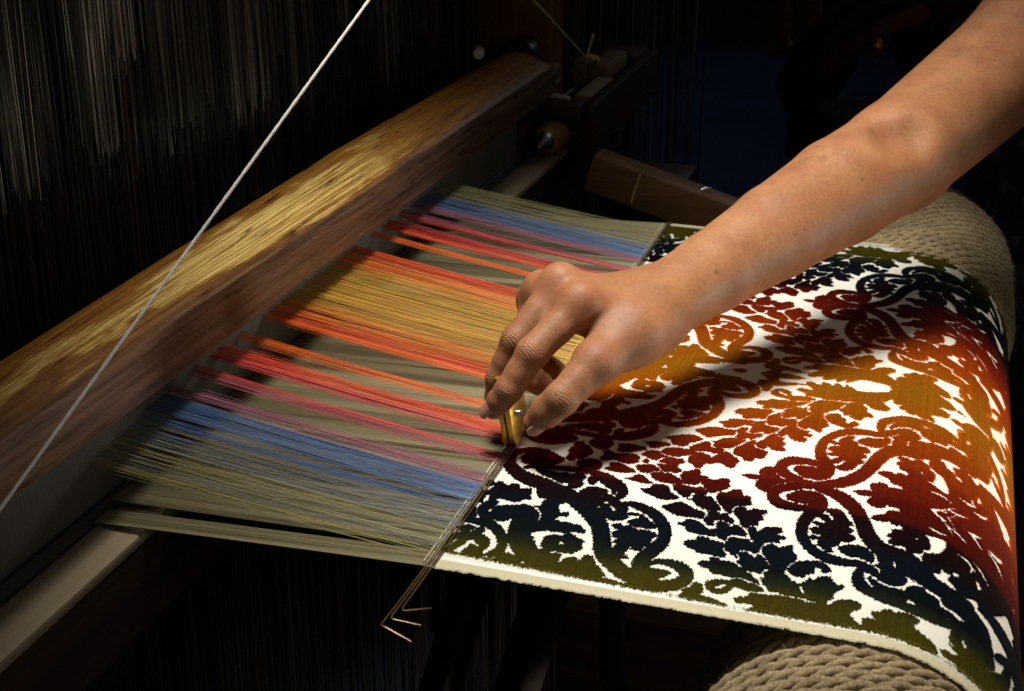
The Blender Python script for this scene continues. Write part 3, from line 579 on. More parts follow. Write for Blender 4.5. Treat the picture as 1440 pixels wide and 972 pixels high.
P 1304,321 1313,246 1346,235 1394,183 1430,196 1442,240 1482,240 1496,295 1502,340 1467,364 1425,377 1409,417 1413,474 1376,451 1344,392
P 1420,449 1428,399 1457,373 1481,382 1491,414 1530,378 1596,380 1596,415 1576,433 1594,484 1566,516 1578,557 1537,570 1516,610 1484,576 1456,506
P 1278,586 1291,536 1287,480 1309,450 1339,463 1355,493 1385,472 1408,510 1439,534 1435,580 1389,562 1351,563 1334,591 1346,631 1308,632
P 1354,595 1368,568 1403,580 1435,614 1448,588 1475,590 1514,633 1529,693 1486,696 1455,701 1432,724 1434,767 1388,749 1359,705 1321,673 1362,660
P 1529,628 1538,581 1565,583 1582,622 1612,568 1662,541 1700,545 1706,593 1683,622 1731,628 1737,653 1706,674 1715,708 1679,709 1635,734 1621,781 1578,742 1557,706
P 1434,831 1442,754 1463,715 1501,724 1532,714 1568,745 1616,783 1618,834 1594,852 1550,835 1520,845 1512,889 1523,927 1500,914 1457,876
P 1518,959 1534,933 1515,878 1532,852 1558,854 1605,890 1616,856 1643,868 1677,928 1721,984 1732,1030 1681,987 1662,1003 1659,1053 1631,1033 1586,1037 1543,991
P 1628,800 1643,753 1681,725 1706,754 1734,734 1778,709 1786,770 1816,812 1807,866 1783,914 1774,967 1769,1008 1739,1008 1702,960 1673,899 1645,846
P 1784,964 1798,909 1833,858 1891,829 1942,828 1980,861 2000,904 1977,931 1957,933 1944,897 1914,902 1919,950 1882,977 1871,1014 1826,1010
P 1659,1083 1681,1066 1670,1020 1697,997 1734,1010 1779,1005 1815,1052 1853,1078 1876,1147 1911,1201 1873,1204 1814,1204 1763,1193 1723,1187 1687,1141
P 1859,1078 1889,1040 1900,1002 1926,1018 1943,984 1995,957 2019,998 2031,1023 2070,1020 2077,1046 2051,1083 2030,1118 2034,1163 2008,1190 2001,1220 1953,1217 1912,1203 1884,1127
P 452,-89 561,-125 615,-184 705,-199 771,-178 785,-142 746,-74 763,-25 785,21 763,55 718,69 664,47 616,49 580,74 554,42 567,-3 509,-38
P 746,-74 791,-89 814,-151 848,-134 853,-82 890,-80 935,-67 912,-33 856,-15 830,33 797,-9
P 351,-1 386,-33 462,-51 495,-20 493,21 463,71 448,103 416,100 417,127 389,136 356,106 363,63
P 443,132 470,96 501,73 549,71 584,113 588,177 559,206 516,200 474,201 447,170
P 610,170 638,135 631,84 670,71 710,85 752,111 802,147 773,175 722,186 675,188
P 783,75 811,53 854,32 883,29 902,62 946,100 896,116 874,149 832,150 802,121
P 897,11 945,9 979,-28 1015,-27 1025,23 1054,52 1023,101 990,86 952,98
P 888,132 943,114 995,110 1044,146 1086,183 1082,222 1014,231 949,227 901,192
P 750,253 791,227 810,183 852,182 884,223 925,247 896,275 843,274 805,261
P 866,353 886,335 917,318 930,271 973,257 1016,268 1039,322 1095,376 1095,401 1033,433 986,424 946,400 914,386
P 1041,247 1088,226 1148,237 1157,284 1147,348 1105,337 1063,302
P 1061,115 1085,56 1135,13 1165,81 1167,182 1109,213 1078,173
P 1062,71 1104,44 1131,3 1159,26 1168,75 1216,85 1183,159 1168,201 1122,203 1083,179
P 1189,157 1214,105 1261,108 1306,68 1343,82 1346,131 1357,165 1330,211 1296,246 1261,270 1216,211
P 1346,-41 1387,-80 1453,-108 1513,-95 1584,-85 1655,-69 1725,-54 1731,-5 1660,17 1612,45 1585,92 1566,159 1525,148 1496,108 1493,46 1518,19 1474,33 1425,17
R 1749,17,1752,39 1743,4,1751,55 1736,-1,1746,66 1730,0,1741,71 1703,10,1715,86 1664,26,1680,109 1629,46,1652,135 1603,73,1638,161 1582,108,1631,185 1571,169,1632,184 1583,239,1632,175 1606,284,1638,190 1633,313,1649,207 1662,326,1667,223 1693,330,1693,236 1723,330,1720,244 1751,327,1747,249 1779,320,1773,249 1806,313,1799,245 1833,304,1823,232 1859,296,1846,214 1877,290,1863,201 1883,283,1870,199 1889,269,1879,205 1891,248,1887,220
R 1684,200,1681,179 1690,212,1682,163 1697,217,1687,153 1703,216,1692,148 1721,221,1706,127 1745,227,1728,98 1767,231,1755,79 1789,229,1785,81 1815,224,1814,94 1834,220,1833,104 1843,218,1843,109 1853,207,1853,123 1859,184,1859,148
P 1740,-97 1804,-111 1814,36 1751,44
R 1741,194,1735,151 1753,218,1739,119 1766,228,1748,99 1777,228,1758,90 1794,219,1776,84 1817,208,1803,76 1834,203,1830,74 1844,206,1854,82 1851,212,1877,100 1852,212,1897,134 1851,210,1909,183 1852,215,1911,236 1852,219,1903,290 1845,232,1885,330 1827,259,1867,358 1809,297,1855,381 1795,340,1847,407 1785,385,1840,438 1778,432,1835,467 1775,479,1833,494 1777,526,1833,521 1783,574,1835,545 1793,617,1839,570 1808,656,1847,597 1824,691,1858,623 1843,722,1871,648 1864,751,1887,672 1887,775,1905,693 1913,796,1926,710 1941,814,1951,725 1969,826,1976,737 1998,833,2002,747 2028,835,2029,754 2055,833,2054,759 2083,828,2080,759 2109,820,2105,756 2126,814,2123,754 2131,810,2128,755 2136,803,2134,760 2139,790,2138,771
R 1812,31,1812,16 1815,41,1815,7 1819,47,1819,2 1823,50,1823,2 1844,60,1844,0 1874,76,1876,-3 1903,95,1909,1 1930,116,1941,12 1958,141,1974,28 1983,168,2006,52 2006,200,2037,82 2027,235,2066,119 2045,270,2092,162 2060,306,2115,211 2073,348,2132,261 2086,390,2148,308 2096,430,2161,352 2106,474,2171,389 2122,521,2182,419 2143,566,2196,454 2166,608,2213,489 2193,644,2229,515 2222,667,2247,533 2250,680,2269,546 2278,689,2294,556 2306,697,2320,559 2333,702,2351,559 2355,709,2384,565 2376,723,2415,587 2399,743,2441,613 2421,762,2461,633 2439,776,2480,648 2455,787,2495,660 2465,795,2506,668 2476,797,2514,678 2489,790,2518,699 2504,769,2517,729
P 1911,267 1936,242 1979,239 2015,280 2036,341 2059,357 2068,399 2043,418 2076,440 2074,474 2054,491 2087,513 2093,544 2067,584 2016,590 2019,621 1996,650 1977,666 1991,704 1967,722 1922,684 1901,638 1908,603 1868,616 1847,596 1878,565 1905,572 1913,548 1876,549 1845,504 1868,474 1894,466 1853,434 1866,408 1910,416 1919,402 1877,359 1884,322 1922,321 1948,370 1963,354 1936,305
P 2014,676 2025,630 2079,602 2136,604 2180,643 2204,707 2193,762 2157,743 2110,727 2070,730
P 2217,672 2258,677 2290,693 2302,728 2253,751 2221,732
P 2204,780 2237,749 2292,735 2314,764 2346,786 2374,827 2376,875 2343,924 2294,940 2249,922 2222,893 2234,850 2241,807
R 2093,798,2094,782 2096,808,2097,773 2100,815,2102,768 2104,817,2106,767 2117,825,2120,764 2134,837,2140,760 2151,849,2162,762 2170,861,2185,777 2191,874,2207,796 2207,884,2221,810 2213,886,2227,817 2221,883,2232,830 2229,871,2234,848
R 2137,812,2146,816 2131,817,2151,825 2126,826,2154,837 2125,836,2153,847 2119,853,2155,866 2112,882,2158,890 2108,917,2161,907 2110,952,2164,922 2117,988,2166,936 2132,1023,2168,946 2152,1046,2177,960 2173,1060,2192,977 2195,1074,2211,995 2217,1089,2232,1009 2242,1103,2255,1022 2267,1114,2279,1032 2294,1120,2304,1040 2321,1122,2330,1046 2347,1124,2357,1050 2374,1128,2384,1050 2400,1131,2412,1049 2426,1132,2438,1046 2451,1128,2463,1044 2476,1123,2487,1042 2499,1116,2509,1039 2520,1109,2530,1032 2539,1102,2548,1025 2552,1097,2561,1019 2559,1091,2568,1018 2568,1079,2575,1023 2575,1061,2578,1036
R 2185,906,2189,896 2184,915,2193,893 2185,922,2197,894 2188,927,2200,897 2195,942,2209,908 2206,964,2221,922 2219,985,2234,934 2236,1001,2249,945 2254,1015,2266,956 2272,1028,2284,963 2289,1041,2301,964 2306,1053,2317,960 2322,1060,2334,956 2339,1063,2349,954 2358,1062,2361,953 2382,1044,2362,957 2399,1000,2362,964 2403,966,2369,952 2403,947,2376,937 2404,936,2379,928 2403,925,2384,919 2399,916,2391,913
P 2383,918 2412,879 2458,854 2480,884 2518,889 2552,906 2556,1032 2508,1038 2450,1039 2413,1002
P 2109,1407 2143,1370 2159,1339 2188,1347 2188,1295 2220,1275 2249,1282 2227,1246 2230,1218 2267,1203 2275,1182 2312,1159 2333,1180 2361,1155 2410,1150 2456,1161 2457,1187 2433,1222 2436,1281 2418,1320 2476,1285 2533,1306 2556,1362 2546,1387 2471,1400 2373,1391 2281,1416 2189,1425 2129,1427
-R 2339,1271,2343,1267 2337,1277,2347,1268 2336,1282,2349,1270 2337,1287,2350,1274 2338,1300,2353,1285 2341,1321,2357,1300 2349,1340,2362,1311 2362,1350,2371,1320 2377,1355,2384,1330 2388,1358,2393,1336 2390,1358,2395,1338 2392,1356,2396,1341 2394,1352,2396,1346
P 2008,-28 2047,-59 2111,-86 2191,-62 2236,-127 2296,-167 2309,-125 2378,-107 2516,-212 2530,230 2450,258 2395,267 2340,259 2305,312 2267,308 2261,288 2214,307 2165,288 2168,253 2229,210 2238,172 2285,151 2324,165 2333,136 2310,115 2256,118 2228,106 2216,86 2224,131 2188,154 2132,125 2124,92 2142,39 2191,23 2109,37 2053,19
-R 2358,55,2361,49 2358,61,2364,48 2358,65,2366,48 2359,69,2367,50 2364,83,2373,61 2372,103,2382,75 2383,118,2391,84 2400,121,2405,88 2419,118,2422,90 2431,114,2434,90 2433,113,2436,90 2436,110,2437,93 2437,105,2438,97
-R 2373,-121,2371,-127 2375,-118,2372,-133 2377,-118,2373,-138 2379,-120,2375,-141 2392,-136,2388,-157 2410,-160,2406,-181 2423,-177,2419,-198 2425,-181,2421,-200 2426,-186,2423,-201 2427,-192,2426,-198
P 2258,423 2278,403 2271,368 2317,350 2342,313 2370,318 2408,313 2453,322 2476,346 2484,414 2475,465 2453,472 2439,526 2402,553 2365,547 2347,516 2301,532 2264,528 2267,484 2287,464 2260,455
-R 2399,405,2399,399 2400,407,2400,394 2402,408,2401,391 2404,408,2403,389 2407,405,2406,387 2411,402,2410,383 2414,400,2414,381 2416,398,2415,380 2418,395,2417,381 2419,390,2418,384
P 2357,281 2393,234 2449,225 2445,262 2390,292
R 2314,717,2324,670 2316,753,2339,644 2325,776,2355,633 2336,788,2369,634 2353,795,2386,644 2378,805,2411,656 2403,815,2438,669 2429,826,2465,682 2458,837,2494,694 2486,847,2522,704 2514,852,2549,711 2541,856,2577,716 2567,859,2605,720 2592,863,2632,723 2617,868,2659,725 2639,872,2685,726 2661,875,2709,727 2682,878,2732,727 2696,880,2747,727 2708,876,2757,731 2725,860,2763,748 2744,829,2760,780
R 2566,852,2581,796 2567,889,2601,761 2575,910,2621,741 2588,917,2637,735 2609,916,2659,737 2639,913,2691,738 2666,912,2725,743 2688,918,2754,755 2710,928,2778,770 2733,939,2800,785 2756,947,2822,797 2777,954,2844,808 2796,960,2863,823 2813,966,2877,845 2830,972,2885,871 2842,977,2890,888 2847,979,2893,896 2856,974,2891,911 2868,960,2884,932
R 2356,1108,2359,1088 2358,1122,2365,1076 2363,1129,2371,1070 2368,1132,2377,1068 2386,1133,2396,1070 2413,1135,2423,1071 2441,1135,2451,1070 2468,1135,2479,1067 2496,1135,2509,1063 2526,1131,2538,1055 2559,1122,2570,1043 2592,1109,2604,1028 2622,1097,2635,1009 2647,1090,2661,984 2665,1089,2689,955 2676,1094,2721,932 2690,1100,2753,921 2705,1108,2783,920 2716,1118,2809,932 2727,1131,2827,959 2737,1147,2837,1000 2744,1150,2835,1059 2749,1143,2808,1139 2744,1166,2780,1189 2736,1190,2764,1213 2730,1206,2756,1227 2726,1222,2746,1239 2727,1237,2735,1245
P 2396,994 2517,955 2626,950 2685,984 2747,984 2698,988 2616,1013 2520,1051 2443,1042
P 2625,1127 2651,1039 2710,992 2787,989 2889,930 2912,1019 2911,1121 2815,1224 2738,1248 2667,1243 2621,1198
-R 2688,1119,2693,1111 2686,1127,2697,1107 2685,1132,2700,1107 2686,1136,2702,1108 2691,1148,2707,1120 2699,1163,2715,1136 2704,1175,2721,1147 2706,1177,2721,1150 2709,1176,2721,1156 2713,1172,2718,1164
P 2616,1220 2667,1243 2750,1234 2850,1198 2971,1075 3028,1140 2925,1273 2857,1302 2776,1286 2691,1268 2634,1253
P 2377,1186 2421,1191 2438,1256 2489,1285 2540,1308 2557,1375 2508,1401 2445,1393 2387,1375
P 2572,1337 2592,1302 2646,1298 2703,1287 2751,1299 2721,1348 2658,1358 2599,1361
R 2797,696,2805,676 2796,709,2813,662 2798,716,2820,655 2801,718,2826,652 2819,720,2848,645 2844,723,2880,634 2869,726,2913,624 2888,734,2941,621 2907,744,2968,622 2928,753,2994,623 2952,761,3024,623 2977,768,3055,621 3001,775,3087,619 3024,784,3119,616 3045,793,3152,612 3063,806,3183,611 3077,828,3210,619 3088,856,3232,635 3095,877,3248,644 3102,879,3246,659 3118,867,3227,701 3145,833,3192,762
P 2921,974 2975,892 3060,835 3095,871 3050,1110 2970,1125 3013,952 2937,1003
P 2452,519 2541,440 2582,307 2556,270 2467,305 2333,346 2316,13 2507,-134 2730,-395 3155,-1089 3184,-809 3186,-399 3177,-7 3148,216 3013,473 2834,713 2783,656 2731,688 2708,706 2655,726 2644,688 2602,657 2611,606 2629,516 2610,581 2570,596 2555,585 2542,640 2500,662 2457,655
-P 2489,361 2522,326 2562,301 2563,345 2524,392 2495,392
-P 2620,561 2640,535 2667,543 2641,581
-P 2733,386 2745,363 2757,400 2733,430
-R 2777,452,2782,442 2774,460,2786,438 2773,466,2789,437 2773,470,2791,439 2777,486,2797,451 2783,508,2805,467 2791,522,2811,475 2807,511,2810,478 2818,490,2813,475 2823,478,2818,468 2825,474,2820,465 2827,469,2823,462 2827,464,2826,461
-R 2469,-102,2469,-106 2470,-100,2470,-110 2471,-99,2471,-112 2472,-99,2472,-114 2484,-107,2484,-126 2502,-119,2502,-143 2522,-136,2522,-162 2546,-159,2546,-183 2572,-187,2572,-206 2591,-209,2590,-223 2592,-210,2592,-224 2593,-213,2593,-224 2594,-217,2594,-222
-R 2468,-4,2469,-7 2468,-1,2470,-8 2469,0,2471,-9 2469,1,2472,-9 2479,12,2483,-2 2493,26,2498,7 2509,38,2515,17 2531,48,2536,29 2556,54,2560,40 2574,58,2577,47 2575,58,2578,48 2576,57,2578,49 2577,55,2578,51
-R 2487,-60,2487,-63 2486,-58,2488,-65 2487,-56,2489,-66 2488,-55,2490,-66 2503,-46,2506,-58 2524,-33,2528,-46 2545,-19,2549,-34 2562,-6,2567,-21 2578,9,2584,-7 2593,27,2599,13 2609,57,2615,44 2624,91,2629,80 2634,115,2639,106 2635,116,2639,107 2636,116,2639,109 2637,115,2639,112
-R 2457,-45,2458,-48 2457,-42,2459,-49 2457,-40,2460,-50 2458,-39,2461,-49 2474,-19,2478,-30 2498,8,2502,-5 2520,35,2525,21 2539,60,2544,45 2557,84,2563,70 2574,107,2580,93 2591,129,2597,116 2608,149,2612,137 2619,162,2623,152 2620,162,2624,153 2621,162,2624,154 2622,160,2623,157
-R 2623,-173,2624,-177 2622,-171,2625,-179 2622,-169,2627,-179 2623,-168,2627,-179 2634,-153,2639,-166 2650,-132,2656,-147 2663,-105,2670,-119 2672,-62,2679,-73 2679,-10,2685,-20 2684,26,2689,18 2684,27,2689,19 2685,28,2689,22 2686,27,2688,24
-R 2691,-352,2692,-355 2690,-349,2694,-357 2690,-346,2695,-357 2690,-345,2696,-356 2698,-325,2705,-338 2710,-297,2717,-312 2721,-261,2729,-276 2732,-209,2740,-222 2742,-149,2749,-161 2749,-107,2755,-118 2750,-106,2755,-116 2751,-106,2755,-113 2752,-107,2754,-110
-R 2570,-495,2571,-499 2570,-492,2572,-501 2570,-490,2573,-502 2571,-490,2574,-502 2589,-478,2593,-492 2615,-463,2619,-479 2640,-449,2645,-467 2663,-435,2669,-452 2686,-421,2691,-436 2702,-412,2707,-425 2703,-412,2707,-425 2704,-413,2707,-423 2706,-416,2707,-420
-R 2518,-374,2519,-378 2518,-372,2520,-380 2518,-370,2521,-381 2519,-369,2522,-380 2536,-357,2539,-370 2560,-342,2564,-357 2585,-330,2590,-347 2614,-324,2618,-341 2645,-323,2649,-337 2667,-324,2670,-337 2668,-324,2671,-336 2669,-326,2672,-335 2671,-328,2672,-332
-R 2767,-435,2769,-439 2766,-432,2771,-441 2766,-429,2772,-441 2766,-428,2773,-440 2774,-402,2782,-416 2785,-364,2794,-381 2793,-319,2803,-336 2795,-259,2805,-273 2795,-190,2803,-201 2795,-142,2802,-151 2795,-140,2802,-149 2796,-140,2801,-146 2797,-140,2799,-143
-R 2838,-539,2840,-543 2837,-535,2842,-546 2837,-533,2843,-547 2837,-531,2844,-546 2850,-512,2858,-530 2867,-484,2877,-506 2882,-451,2893,-474 2890,-405,2901,-425 2895,-352,2905,-368 2899,-314,2907,-328 2899,-313,2907,-326 2900,-313,2906,-323 2902,-315,2904,-319
-R 2404,-122,2404,-126 2404,-120,2405,-128 2405,-119,2406,-129 2406,-119,2407,-130 2421,-121,2421,-134 2442,-126,2443,-140 2465,-135,2466,-150 2492,-151,2493,-165 2521,-173,2521,-185 2542,-189,2542,-200 2543,-190,2543,-200 2544,-192,2544,-200 2544,-195,2545,-198
-R 2466,210,2467,207 2466,212,2468,205 2467,214,2469,204 2468,214,2470,204 2482,221,2485,207 2504,230,2508,210 2527,232,2531,210 2553,225,2556,205 2580,211,2582,196 2600,199,2601,189 2601,199,2602,189 2602,197,2603,190 2603,195,2603,191
-R 2574,97,2575,93 2574,99,2576,91 2575,100,2577,90 2575,101,2578,90 2591,106,2595,91 2615,113,2621,92 2638,121,2646,97 2664,133,2671,111 2691,146,2696,130 2710,154,2714,142 2711,154,2715,143 2712,153,2715,144 2713,151,2715,147
-R 2672,-15,2673,-19 2671,-13,2674,-21 2672,-11,2675,-22 2672,-10,2676,-22 2690,-2,2695,-20 2715,9,2724,-17 2741,22,2753,-8 2770,42,2781,15 2801,63,2809,44 2824,77,2830,63 2825,77,2830,64 2826,76,2830,66 2827,73,2829,69
-R 2782,-161,2784,-165 2782,-158,2785,-168 2782,-156,2787,-169 2782,-155,2788,-169 2799,-137,2807,-158 2823,-113,2836,-144 2847,-87,2864,-124 2871,-55,2887,-86 2895,-20,2906,-42 2913,3,2920,-12 2913,4,2921,-10 2915,3,2920,-8 2917,0,2919,-4
-R 2644,330,2645,326 2644,332,2646,324 2645,333,2647,323 2645,333,2648,322 2662,335,2666,319 2686,337,2693,314 2710,342,2719,315 2733,355,2742,331 2756,371,2763,354 2773,382,2778,370 2774,382,2778,371 2775,381,2778,373 2776,379,2778,376
-R 2747,285,2749,281 2747,288,2750,279 2747,289,2751,278 2748,290,2752,278 2765,301,2772,284 2790,316,2800,290 2814,331,2827,302 2835,351,2848,325 2857,373,2866,354 2872,387,2879,374 2873,387,2879,375 2874,387,2879,377 2876,385,2878,380
-R 2867,10,2869,5 2866,13,2871,2 2866,15,2872,1 2867,15,2873,1 2888,28,2898,5 2918,43,2934,8 2948,57,2969,14 2974,74,2994,36 2999,92,3013,64 3017,103,3027,84 3018,103,3027,85 3020,101,3027,88 3022,98,3025,92
-R 2934,-368,2937,-374 2933,-365,2939,-377 2933,-362,2940,-378 2933,-361,2941,-378 2950,-340,2963,-368 2974,-312,2995,-354 2999,-283,3025,-334 3024,-246,3048,-293 3049,-209,3067,-242 3068,-184,3081,-206 3069,-184,3081,-205 3071,-185,3080,-201 3074,-189,3078,-196
-P 2431,-390 2461,-406 2483,-382 2453,-354
P 1112,1631 1195,1622 1195,1489 1112,1497
P 1210,1573 1338,1579 1398,1581 1465,1585 1549,1559 1609,1527 1557,1484 1493,1472 1427,1468 1435,1402 1408,1359 1380,1367 1358,1429 1287,1510 1215,1539
P 1607,1441 1640,1468 1675,1446 1708,1440 1717,1485 1764,1475 1786,1448 1801,1495 1835,1481 1865,1440 1867,1491 1898,1468 1935,1446 2002,1418 2139,1463 2164,1471 2187,1412 2170,1375 2103,1337 2010,1307 1922,1294 1820,1294 1753,1321 1673,1345
-P 1892,1496 1914,1549 1963,1582 2029,1577 2090,1530 2137,1495 2143,1460 2052,1423 1989,1411 1937,1427
P 2157,1485 2224,1557 2312,1600 2403,1650 2471,1696 2475,1552 2412,1412 2347,1394 2291,1359 2232,1395 2192,1431
P 2235,1365 2325,1418 2406,1499 2509,1572 2582,1590 2609,1528 2561,1453 2512,1439 2472,1397 2429,1329 2395,1327 2372,1349 2323,1349 2239,1298
P 2265,1310 2311,1362 2372,1349 2401,1331 2468,1352 2493,1285 2437,1256 2360,1233 2321,1260 2278,1263
P 2616,1497 2649,1501 2777,1532 2858,1548 2841,1598 2717,1559 2648,1594 2621,1625
P 2646,1324 2677,1408 2733,1463 2793,1491 2875,1486 2930,1441 2874,1232 2817,1150 2757,1180 2693,1237
P 2858,1695 2979,2014 3138,2263 3352,2646 3373,2027 3092,1473 2970,1399 2875,1526"""
def crs(pts, n):
    pts = np.array(pts, float); N = len(pts); out = []
    for i in range(N):
        p0, p1, p2, p3 = pts[i-1], pts[i], pts[(i+1) % N], pts[(i+2) % N]
        for k in range(n):
            t = k/n
            out.append(.5*((2*p1)+(-p0+p2)*t+(2*p0-5*p1+4*p2-p3)*t*t+(-p0+3*p1-3*p2+p3)*t**3))
    return np.array(out)
def fill(A, poly, val):
    px = (poly[:, 0]-U0)/GS; py = (poly[:, 1]-Y0)/GS
    i0, i1 = max(int(px.min()), 0), min(int(px.max())+2, NU); j0, j1 = max(int(py.min()), 0), min(int(py.max())+2, NY)
    if i1 <= i0 or j1 <= j0: return
    X, Y = np.meshgrid(np.arange(i0, i1)+.5, np.arange(j0, j1)+.5, indexing='ij'); ins = np.zeros(X.shape, bool)
    n = len(px)
    for k in range(n):
        x1, y1, x2, y2 = px[k], py[k], px[(k+1) % n], py[(k+1) % n]
        if y1 == y2: continue
        ins ^= ((y1 > Y) != (y2 > Y)) & (X < (x2-x1)*(Y-y1)/(y2-y1)+x1)
    A[i0:i1, j0:j1][ins] = val
def figure(txt):
    A = np.zeros((NU, NY), bool)
    u = U0+(np.arange(NU)+.5)*GS
    yy = Y0+(np.arange(NY)+.5)*GS
    # between the repeats near the cut edge the figure closes up into a solid bud
    bud = (yy[None] > .1425-.012*np.abs(np.sin(u*88+.6))[:, None]**.7+.003*np.sin(u*700)[:, None]) & (u[:, None] < .093+.01*np.cos(yy*400)[None]); A[bud] = True
    for ln in txt.strip().split('\n'):
        h, *r = ln.split(' '); val = not h.startswith('-')
        v = [[int(a)*1e-4 for a in t.split(',')] for t in r]
        if h.endswith('P'): fill(A, crs(v, 4), val)
        else:
            v = np.array(v)
            for a, b in zip(v[:-1], v[1:]):
                q = np.array([a[:2], a[2:], b[2:], b[:2]]); q = (q-q.mean(0))*1.08+q.mean(0); fill(A, q, val)
                fill(A, np.array([a[:2], a[2:], b[2:]]), val); fill(A, np.array([a[:2], b[2:], b[:2]]), val)
    A[(u[:, None] > .313+.006*np.sin(yy*130)[None]+.004*np.sin(yy*410+1)[None])] = True
    return A
FIG = figure(PATTERN)
def fig_at(U, Y):
    y = np.abs(Y-AX) % (2*(AY-AX)); y = np.where(y > AY-AX, 2*(AY-AX)-y, y)
    return FIG[np.clip(((U-U0)/GS).astype(int), 0, NU-1), np.clip(((y-Y0)/GS).astype(int), 0, NY-1)]
def on_cloth(U, Y, h):
    th = np.maximum(U-XR, 0)/RC; fl = U <= XR
    return np.stack([np.where(fl, U, XR+(RC+h)*np.sin(th)), Y, np.where(fl, h, -RC+(RC+h)*np.cos(th))], -1)
DYE_Y = np.array([0, .020, .030, .042, .056, .075, .086, .112, .1165, .138, .146, .176, .188, .226, .240, .266, .280, .2935])
DYE_C = np.array([(.215, .170, .008), (.165, .135, .010), (.050, .060, .020), (.008, .016, .018), (.006, .015, .030), (.006, .013, .028), (.018, .005, .009), (.030, .0035, .005), (.190, .009, .004),
                  (.260, .012, .003), (.380, .024, .003), (.500, .042, .002), (.700, .090, .002), (.820, .150, .003), (.880, .210, .004), (.900, .275, .006), (.880, .290, .007), (.860, .325, .009)])
def dye(Y, tab=DYE_C, ys=DYE_Y):
    y = np.where(Y > AY, 2*AY-Y, Y); return np.stack([np.interp(y, ys, tab[:, k]) for k in range(3)], -1)

velvet = tag(empty('velvet_cloth'), 'woven cream silk cloth with damask velvet pile shaded olive, navy, red and gold', 'velvet cloth')
UM = XR+RC*2.5
us = np.concatenate([np.linspace(-.0015, XR, 40), np.linspace(XR, UM, 70)[1:]])
ysg = np.linspace(W0+.0035, W1-.0035, 60)
Ug, Yg = np.meshgrid(us, ysg, indexing='ij')
P = on_cloth(Ug, Yg, 0*Ug); nu, ny = Ug.shape
idx = np.arange(nu*ny).reshape(nu, ny)
F = np.stack([idx[:-1, :-1], idx[1:, :-1], idx[1:, 1:], idx[:-1, 1:]], -1).reshape(-1, 4)
gc = mesh_np('ground_weave', P.reshape(-1, 3), F, M['silk'], velvet, smooth=True)
uvl = gc.data.uv_layers.new(name='UVMap'); li = np.zeros(len(gc.data.loops), np.int32); gc.data.loops.foreach_get('vertex_index', li)
uvv = np.stack([Yg.ravel(), Ug.ravel()], 1)[li]; uvl.data.foreach_set('uv', uvv.astype(np.float32).ravel())
md = gc.modifiers.new('thickness', 'SOLIDIFY'); md.thickness = .0009; md.offset = -1
# selvedges: a rounded cord edge each side with little weft loops
for y0, y1, s in ((W0, W0+.0075, -1), (W1-.0075, W1, 1)):
    prof = np.array([(y0, -.0006), (y0+.0004, .0002), (y0+.0014, .00035), (y1-.0012, .00030), (y1, .00012)]) if s < 0 else np.array([(y0, .00012), (y0+.0012, .00030), (y1-.0014, .00035), (y1-.0004, .0002), (y1, -.0006)])
    uu = np.concatenate([np.linspace(-.001, XR, 130), np.linspace(XR, UM, 120)[1:]])
    Ug2, k = np.meshgrid(uu, np.arange(len(prof)), indexing='ij')
    jit = RNG.normal(0, .00032, Ug2.shape)*np.array([1, .6, 0, 0, 0] if s < 0 else [0, 0, 0, .6, 1])
    V = on_cloth(Ug2, prof[k, 0]+jit, prof[k, 1]); n1, n2 = Ug2.shape; idx = np.arange(n1*n2).reshape(n1, n2)
    F = np.stack([idx[:-1, :-1], idx[1:, :-1], idx[1:, 1:], idx[:-1, 1:]], -1).reshape(-1, 4)
    se = mesh_np('selvedge', V.reshape(-1, 3), F, M['selvedge'], velvet, smooth=True)
nl = 150; uu = np.sort(RNG.uniform(0, XR+.1, nl)); v = []; f = []
for u in uu:
    q = on_cloth(np.array([u, u+.0007, u+.0003]), np.array([W0, W0, W0-RNG.uniform(.0003, .0014)]), np.array([0, 0, -.0003])); b = len(v)
    v += [tuple(p) for p in q]; f.append((b, b+1, b+2))
tag(mesh_np('weft_loops', v, np.array(f), M['selvedge'], velvet), kind='stuff')
# pile: cells of cut silk on a .6 mm grid, jittered in height
PS = .00050
ug = np.arange(.0012, XR+RC*2.0, PS); yg = np.arange(.0006, W1-.006, PS)
Ug, Yg = np.meshgrid(ug, yg, indexing='ij')
jU = Ug+RNG.normal(0, .00018, Ug.shape); jY = Yg+RNG.normal(0, .00022, Ug.shape)+np.repeat(RNG.normal(0, .00022, (Ug.shape[0]//2+1, 1)), 2, 0)[:Ug.shape[0]]*np.sign(np.sin(Yg*900))
edge = .0090-.036*np.clip(Ug, 0, .16)
jY = jY+.00030*np.sin(Ug*2500+2.2*np.sin(Yg*310)+9*Yg*100); jU = jU+.00036*np.sin(Yg*2300+2.0*np.sin(Ug*270)+500*Ug)
mask = fig_at(jU, jY) & fig_at(jU, jY+.0005) & (jY > edge+RNG.normal(0, .0006, Ug.shape)) & (jY < W1-.0095+RNG.normal(0, .0006, Ug.shape))
nu, ny = mask.shape
hv = .00058+RNG.normal(0, .00010, (nu+1, ny+1))+RNG.normal(0, .000025, (nu+1, 1))
Uv = np.pad(Ug, ((0, 1), (0, 1)), mode='edge'); Yv = np.pad(Yg, ((0, 1), (0, 1)), mode='edge'); Uv[-1] += PS; Yv[:, -1] += PS
Uv = Uv-PS/2+RNG.normal(0, .00008, Uv.shape); Yv = Yv-PS/2+RNG.normal(0, .00008, Uv.shape)
top = on_cloth(Uv, Yv, hv).reshape(-1, 3); bot = on_cloth(Uv, Yv, 0*hv+.00003).reshape(-1, 3)
idx = np.arange((nu+1)*(ny+1)).reshape(nu+1, ny+1); nb = len(top)
ii, jj = np.nonzero(mask)
quads = [np.stack([idx[ii, jj], idx[ii+1, jj], idx[ii+1, jj+1], idx[ii, jj+1]], 1)]
